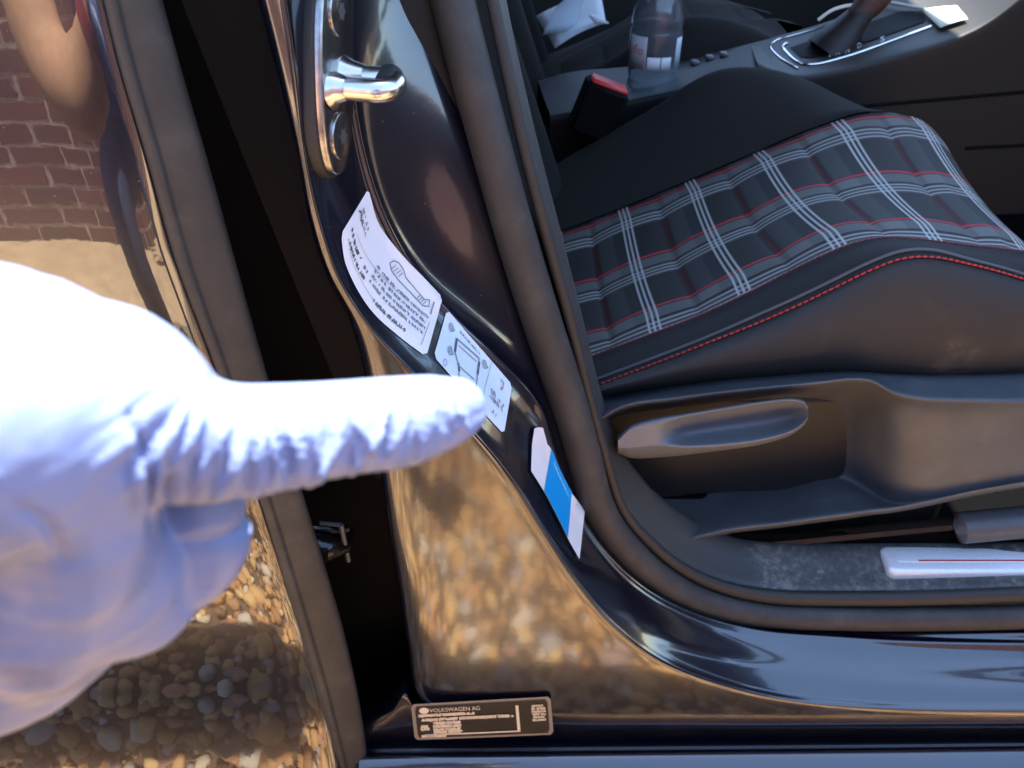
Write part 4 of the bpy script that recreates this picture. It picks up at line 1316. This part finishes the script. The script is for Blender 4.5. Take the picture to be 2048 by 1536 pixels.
# curled middle, ring and little fingers
mid_axis = chain(hq, [(215, 780, .170, .0115, .0130), (330, 915, .175, .0105, .0120), (402, 1035, .178, .0105, .0118), (368, 1125, .181, .0100, .0112), (262, 1170, .179, .0095, .0102), (150, 1140, .174, .0090, .0090)], 7)
chain(hq, [(195, 840, .194, .0110, .0125), (300, 970, .203, .0105, .0115), (360, 1085, .206, .0100, .0110), (315, 1165, .205, .0095, .0105), (220, 1190, .197, .0090, .0095), (130, 1160, .190, .0085, .0085)], 7)
chain(hq, [(165, 900, .212, .0100, .0115), (250, 1010, .222, .0095, .0105), (300, 1110, .224, .0090, .0095), (250, 1165, .218, .0085, .0090), (170, 1170, .209, .0080, .0080)], 7)
# thumb: thick root, folded along under the index finger
chain(hq, [(-400, 980, .146, .020, .022), (-230, 1070, .154, .0190, .0265), (-60, 1105, .159, .0180, .0285), (80, 1120, .163, .0160, .0262), (185, 1150, .167, .0140, .0200), (252, 1195, .172, .0118, .0158), (288, 1220, .176, .0098, .0120)], 7, 2.4)
chain(hq, [(-330, 1265, .172, .015, .0235), (-140, 1295, .175, .0160, .0245), (15, 1262, .176, .0150, .0225), (140, 1210, .178, .0125, .0185)], 7, 2.4)
# first web between thumb and index
chain(hq, [(-180, 915, .139, .0150, .0200), (20, 905, .145, .0145, .0200), (170, 915, .150, .0125, .0185), (240, 930, .153, .0105, .0160)], 7, 2.5)
chain(hq, [(140, 850, .147, .0130, .0120), (163, 960, .150, .0136, .0135), (168, 1060, .155, .0138, .0140), (138, 1160, .161, .0142, .0140), (70, 1262, .168, .0152, .0140)], 7, 2.3, (0, 1, 0.2))
# wrist and cuff
wr = [(-420, 860, .150, .022, .030), (-620, 880, .148, .021, .027), (-760, 880, .150, .023, .028)]
Wc = [np.array(list(PD(p[0], p[1], p[2]))) for p in wr]
loft(hq, cr_eval(Wc, 6), [.0245] * 13, [.0265] * 13, (0, .25, 1), 2.1)

tmp = mesh_obj("glove_blank", hq.v, hq.f, M["glove"])
md = tmp.modifiers.new("r", 'REMESH'); md.mode = 'VOXEL'; md.voxel_size = 0.0008; md.adaptivity = 0.0
md = tmp.modifiers.new("s", 'SMOOTH'); md.factor = 0.5; md.iterations = 18
dg = bpy.context.evaluated_depsgraph_get()
me = bpy.data.meshes.new_from_object(tmp.evaluated_get(dg))
bpy.data.objects.remove(tmp)
nV = len(me.vertices)
Pv = np.zeros(nV * 3); me.vertices.foreach_get("co", Pv); Pv = Pv.reshape(-1, 3)
Nv = np.zeros(nV * 3); me.vertices.foreach_get("normal", Nv); Nv = Nv.reshape(-1, 3)
# even out the slack film over the fist, leaving the finger crisp
Eg = np.zeros(len(me.edges) * 2, int); me.edges.foreach_get("vertices", Eg); Eg = Eg.reshape(-1, 2)
deg = np.bincount(Eg.ravel(), minlength=nV).astype(float)[:, None]
ixp = resample(idx_axis[:, :3], 60)[14:]
nearf = np.sqrt(((Pv[:, None, :] - ixp[None]) ** 2).sum(-1).min(1))
midp = resample(mid_axis[:, :3], 40)[12:]
nearm = np.sqrt(((Pv[:, None, :] - midp[None]) ** 2).sum(-1).min(1))
lw = (np.clip((nearf - .013) / .008, 0, 1) * np.clip((nearm - .0125) / .006, 0.06, 1))[:, None] * .8
for _ in range(55):
    acc = np.zeros_like(Pv)
    for c_ in range(3):
        acc[:, c_] = np.bincount(Eg[:, 0], Pv[Eg[:, 1], c_], nV) + np.bincount(Eg[:, 1], Pv[Eg[:, 0], c_], nV)
    Pv = Pv + lw * (acc / deg - Pv)
me.vertices.foreach_set("co", Pv.ravel()); me.update()
me.vertices.foreach_get("normal", Nv.reshape(-1)) if False else None
Nn = np.zeros(nV * 3); me.vertices.foreach_get("normal", Nn); Nv = Nn.reshape(-1, 3)
# wrinkles of stretched glove film around the index finger
ax_p = resample(idx_axis[:, :3], 160)
ax_s = np.linspace(0, np.linalg.norm(np.diff(ax_p, axis=0), axis=1).sum(), 160)
d2 = ((Pv[:, None, :] - ax_p[None]) ** 2).sum(-1)
ki = d2.argmin(1); dist = np.sqrt(d2.min(1))
sv = ax_s[ki]
rel = Pv - ax_p[ki]
ang = np.arctan2(rel @ np.array([0, 0, 1.0]), -(rel @ np.array([0, 1.0, 0])))
wgt = np.clip((0.022 - dist) / 0.008, 0, 1) * np.clip((sv - .006) / .012, 0, 1)
r1_ = np.random.default_rng(3)
wr_d = np.zeros(nV)
for cpos, amp, wd_, tilt, a0, asp in [(r1_.uniform(.02, .092), r1_.uniform(.3, 1.0), r1_.uniform(.0006, .0012), r1_.normal(0, .0022), r1_.uniform(-.25, .75), r1_.uniform(.4, .9)) for _ in range(95)]:
    sloc = sv - cpos - tilt * (ang - a0)
    dens = 1.0 if cpos < .065 else .7
    wr_d += dens * amp * np.exp(-(sloc / wd_)**2) * np.exp(-((ang - a0) / asp)**2)
ph_ = 2.2 * np.sin(ang * 1.7 + sv * 260) + 1.3 * np.sin(sv * 610 + 1.0)
tight = np.abs(np.sin(np.pi * sv / .0034 + .35 * ph_))**1.5 * np.exp(-((ang - .15) / .95)**2) * (.35 + .65 * np.exp(-((sv - .040) / .016)**2))
wr_d = wr_d - 0.35 + 1.1 * tight
disp = wgt * 0.0010 * wr_d * np.clip((ang + 1.25) / .7, 0, 1)
# slack folds over the rest of the hand
fold = np.zeros(nV)
for _ in range(16):
    kd = r1_.normal(0, 1, 3); kd /= np.linalg.norm(kd)
    fold += np.abs(np.sin(Pv @ (kd * r1_.uniform(120, 330)) + r1_.uniform(0, 6)))**6 * r1_.uniform(-.5, .5)
disp += (1 - wgt) * 0.00035 * fold
# the deep fold where the finger leaves the fist, and a few slack folds beside it
relc = Pv - np.array(CAM)
dep_ = relc @ np.array([0, cT, -sT]); up_ = relc @ np.array([0, sT, cT])
pxx = 1024 + F * relc[:, 0] / dep_; pyy = 768 - F * up_ / dep_
facing = np.clip(-(Nv * (relc / np.linalg.norm(relc, axis=1)[:, None])).sum(1) * 2, 0, 1) * (dep_ < .172)
def fold_at(pts, wd_, amp):
    global disp
    C_ = resample(cr_eval(pts, 6), 50)
    dd = ((pxx[:, None] - C_[None, :, 0])**2 + (pyy[:, None] - C_[None, :, 1])**2)
    kk = dd.argmin(1); dm_ = np.sqrt(dd.min(1)); tt = kk / 49.0
    prof = np.sin(np.pi * np.clip(tt, .02, .98))**.5
    side = pxx - C_[kk, 0]
    disp = disp - facing * amp * prof * np.exp(-(dm_ / wd_)**2) + facing * amp * .55 * prof * np.exp(-((side + 2.2 * wd_) / (1.6 * wd_))**2) * (dm_ < 6 * wd_)
fold_at([(262, 835), (282, 900), (294, 980), (304, 1068)], 9.0, .0021)
fold_at([(330, 850), (335, 930), (322, 1020)], 7.0, .0007)
fold_at([(455, 800), (462, 880), (430, 975)], 7.0, .0007)
fold_at([(505, 810), (510, 890), (480, 965)], 6.0, .0006)
fold_at([(20, 1010), (95, 1050), (130, 1130)], 12.0, .0008)
# nail edge on the finger tip
Pv2 = Pv + Nv * disp[:, None]
me.vertices.foreach_set("co", Pv2.ravel())
me.polygons.foreach_set("use_smooth", np.ones(len(me.polygons), bool))
me.materials.clear(); me.materials.append(M["glove"]); me.update(); me.name = "glove"

person = empty("person", (0, 0, 0))
tag(person, "person's left arm reaching in, pale blue nitrile glove, index finger pointing at the labels", "person")
gl_o = link(bpy.data.objects.new("glove", me), person)
gl_o["label"] = "wrinkled pale blue nitrile glove, index finger stretched out"
# bare forearm and elbow of the pointing arm, then the rest of the crouching photographer behind the camera
ws = Wc[-1]
SHL, SHR = np.array([-.34, -.60, 1.05]), np.array([.08, -.62, 1.06])
arm_pts = [Wc[1], ws] + [np.array(p) for p in ((-.205, -.288, .798), (-.240, -.312, .765), (-.282, -.338, .748), (-.325, -.372, .762), (-.345, -.405, .82), (-.350, -.50, .94))] + [SHL]
Ea = cr_eval(np.concatenate([np.array(arm_pts), np.array([[.021], [.0235], [.030], [.041], [.048], [.050], [.050], [.052], [.058]])], 1), 8)
def fuse(q, name, mt, vox, it, parent):
    tmp = mesh_obj(name + "_blank", q.v, q.f, mt)
    md = tmp.modifiers.new("r", 'REMESH'); md.mode = 'VOXEL'; md.voxel_size = vox
    md = tmp.modifiers.new("s", 'SMOOTH'); md.factor = 0.5; md.iterations = it
    me_ = bpy.data.meshes.new_from_object(tmp.evaluated_get(bpy.context.evaluated_depsgraph_get()))
    bpy.data.objects.remove(tmp)
    me_.polygons.foreach_set("use_smooth", np.ones(len(me_.polygons), bool))
    me_.materials.clear(); me_.materials.append(mt); me_.name = name
    return link(bpy.data.objects.new(name, me_), parent)
def limb(q, pts, n=6, up=(0, .2, 1), ex=2.1):
    E = cr_eval(np.array(pts, float), n); loft(q, E[:, :3], E[:, 3], E[:, 4], up, ex, 20)
bq = MB()
loft(bq, Ea[:, :3], Ea[:, 3], Ea[:, 3] * .92, (0, .2, 1), 2.1, 28)
limb(bq, [(.08, -.62, 1.06, .055, .055), (.16, -.62, .92, .050, .050), (.20, -.58, .82, .044, .044), (.13, -.52, .86, .036, .034), (.06, -.475, .895, .026, .022)])
limb(bq, [(.06, -.475, .895, .026, .022), (.040, -.445, .915, .040, .018), (.030, -.425, .930, .038, .016)])
for k in range(4):
    limb(bq, [(.060 - .012 * k, -.435, .905 + .020 * k, .009, .009), (.020 - .010 * k, -.430, .912 + .020 * k, .0085, .0085), (-.014 - .006 * k, -.437, .912 + .018 * k, .008, .008)], 4)
limb(bq, [(.050, -.435, .900, .011, .011), (.046, -.428, .880, .010, .010), (.032, -.428, .866, .009, .009)], 4)
limb(bq, [(-.13, -.66, 1.08, .062, .060), (-.12, -.62, 1.16, .058, .056), (-.11, -.60, 1.21, .06, .06)], 6, (1, 0, 0))
limb(bq, [(-.11, -.60, 1.185, .060, .062), (-.11, -.605, 1.24, .074, .088), (-.11, -.615, 1.31, .078, .096), (-.11, -.625, 1.36, .062, .074)], 6, (0, 1, 0))
limb(bq, [(-.11, -.512, 1.275, .012, .010), (-.11, -.495, 1.252, .015, .012)], 4)
for e_ in (-1, 1): limb(bq, [(-.11 + e_ * .078, -.62, 1.285, .010, .022), (-.11 + e_ * .090, -.63, 1.280, .006, .020)], 4)
fuse(bq, "body", M["skin"], .0045, 6, person)["label"] = "bare forearm reflected in the door"
bq = MB(); bq.tube(Ea[12:16, :3], [float(v) + .0035 for v in Ea[12:16, 3]], 28, up=(0, .2, 1)); bq.build("woven_band", M["bracelet"], person)
hq2 = MB(); limb(hq2, [(-.11, -.63, 1.33, .082, .095), (-.11, -.64, 1.37, .070, .085), (-.11, -.64, 1.395, .045, .055)], 6, (0, 1, 0)); limb(hq2, [(-.11, -.68, 1.24, .070, .035), (-.11, -.685, 1.32, .076, .045)], 6, (0, 1, 0)); fuse(hq2, "hair", M["hair"], .006, 4, person)
sq = MB()
limb(sq, [(-.13, -.64, 1.10, .13, .075), (-.13, -.68, 1.05, .19, .10), (-.13, -.76, .92, .18, .115), (-.13, -.86, .76, .165, .115), (-.13, -.95, .62, .165, .12)], 6, (0, 1, .3))
limb(sq, [(-.30, -.63, 1.055, .070, .068), (-.345, -.56, 1.00, .066, .064), (-.352, -.49, .93, .066, .062)]); limb(sq, [(.04, -.63, 1.06, .070, .068), (.12, -.63, .99, .066, .064), (.165, -.62, .91, .064, .062)])
fuse(sq, "shirt", M["denim"], .008, 8, person)
tq = MB()
limb(tq, [(-.13, -.93, .64, .165, .12), (-.13, -1.0, .53, .17, .13)], 6, (0, 1, .3))
for e_ in (-1, 1):
    limb(tq, [(-.13 + e_ * .09, -1.0, .52, .085, .085), (-.13 + e_ * .15, -.86, .52, .078, .078), (-.13 + e_ * .19, -.72, .51, .066, .066), (-.13 + e_ * .19, -.70, .44, .060, .062), (-.13 + e_ * .18, -.76, .26, .056, .058), (-.13 + e_ * .17, -.80, .09, .050, .055)], 6, (1, 0, 0.1))
fuse(tq, "trousers", M["jeans"], .008, 8, person)
for e_ in (-1, 1):
    fq = MB(); limb(fq, [(-.13 + e_ * .17, -.85, .045, .040, .036), (-.13 + e_ * .18, -.75, .042, .044, .036), (-.13 + e_ * .19, -.64, .034, .042, .026)], 6); fq.build("shoe", M["shoe"], person)
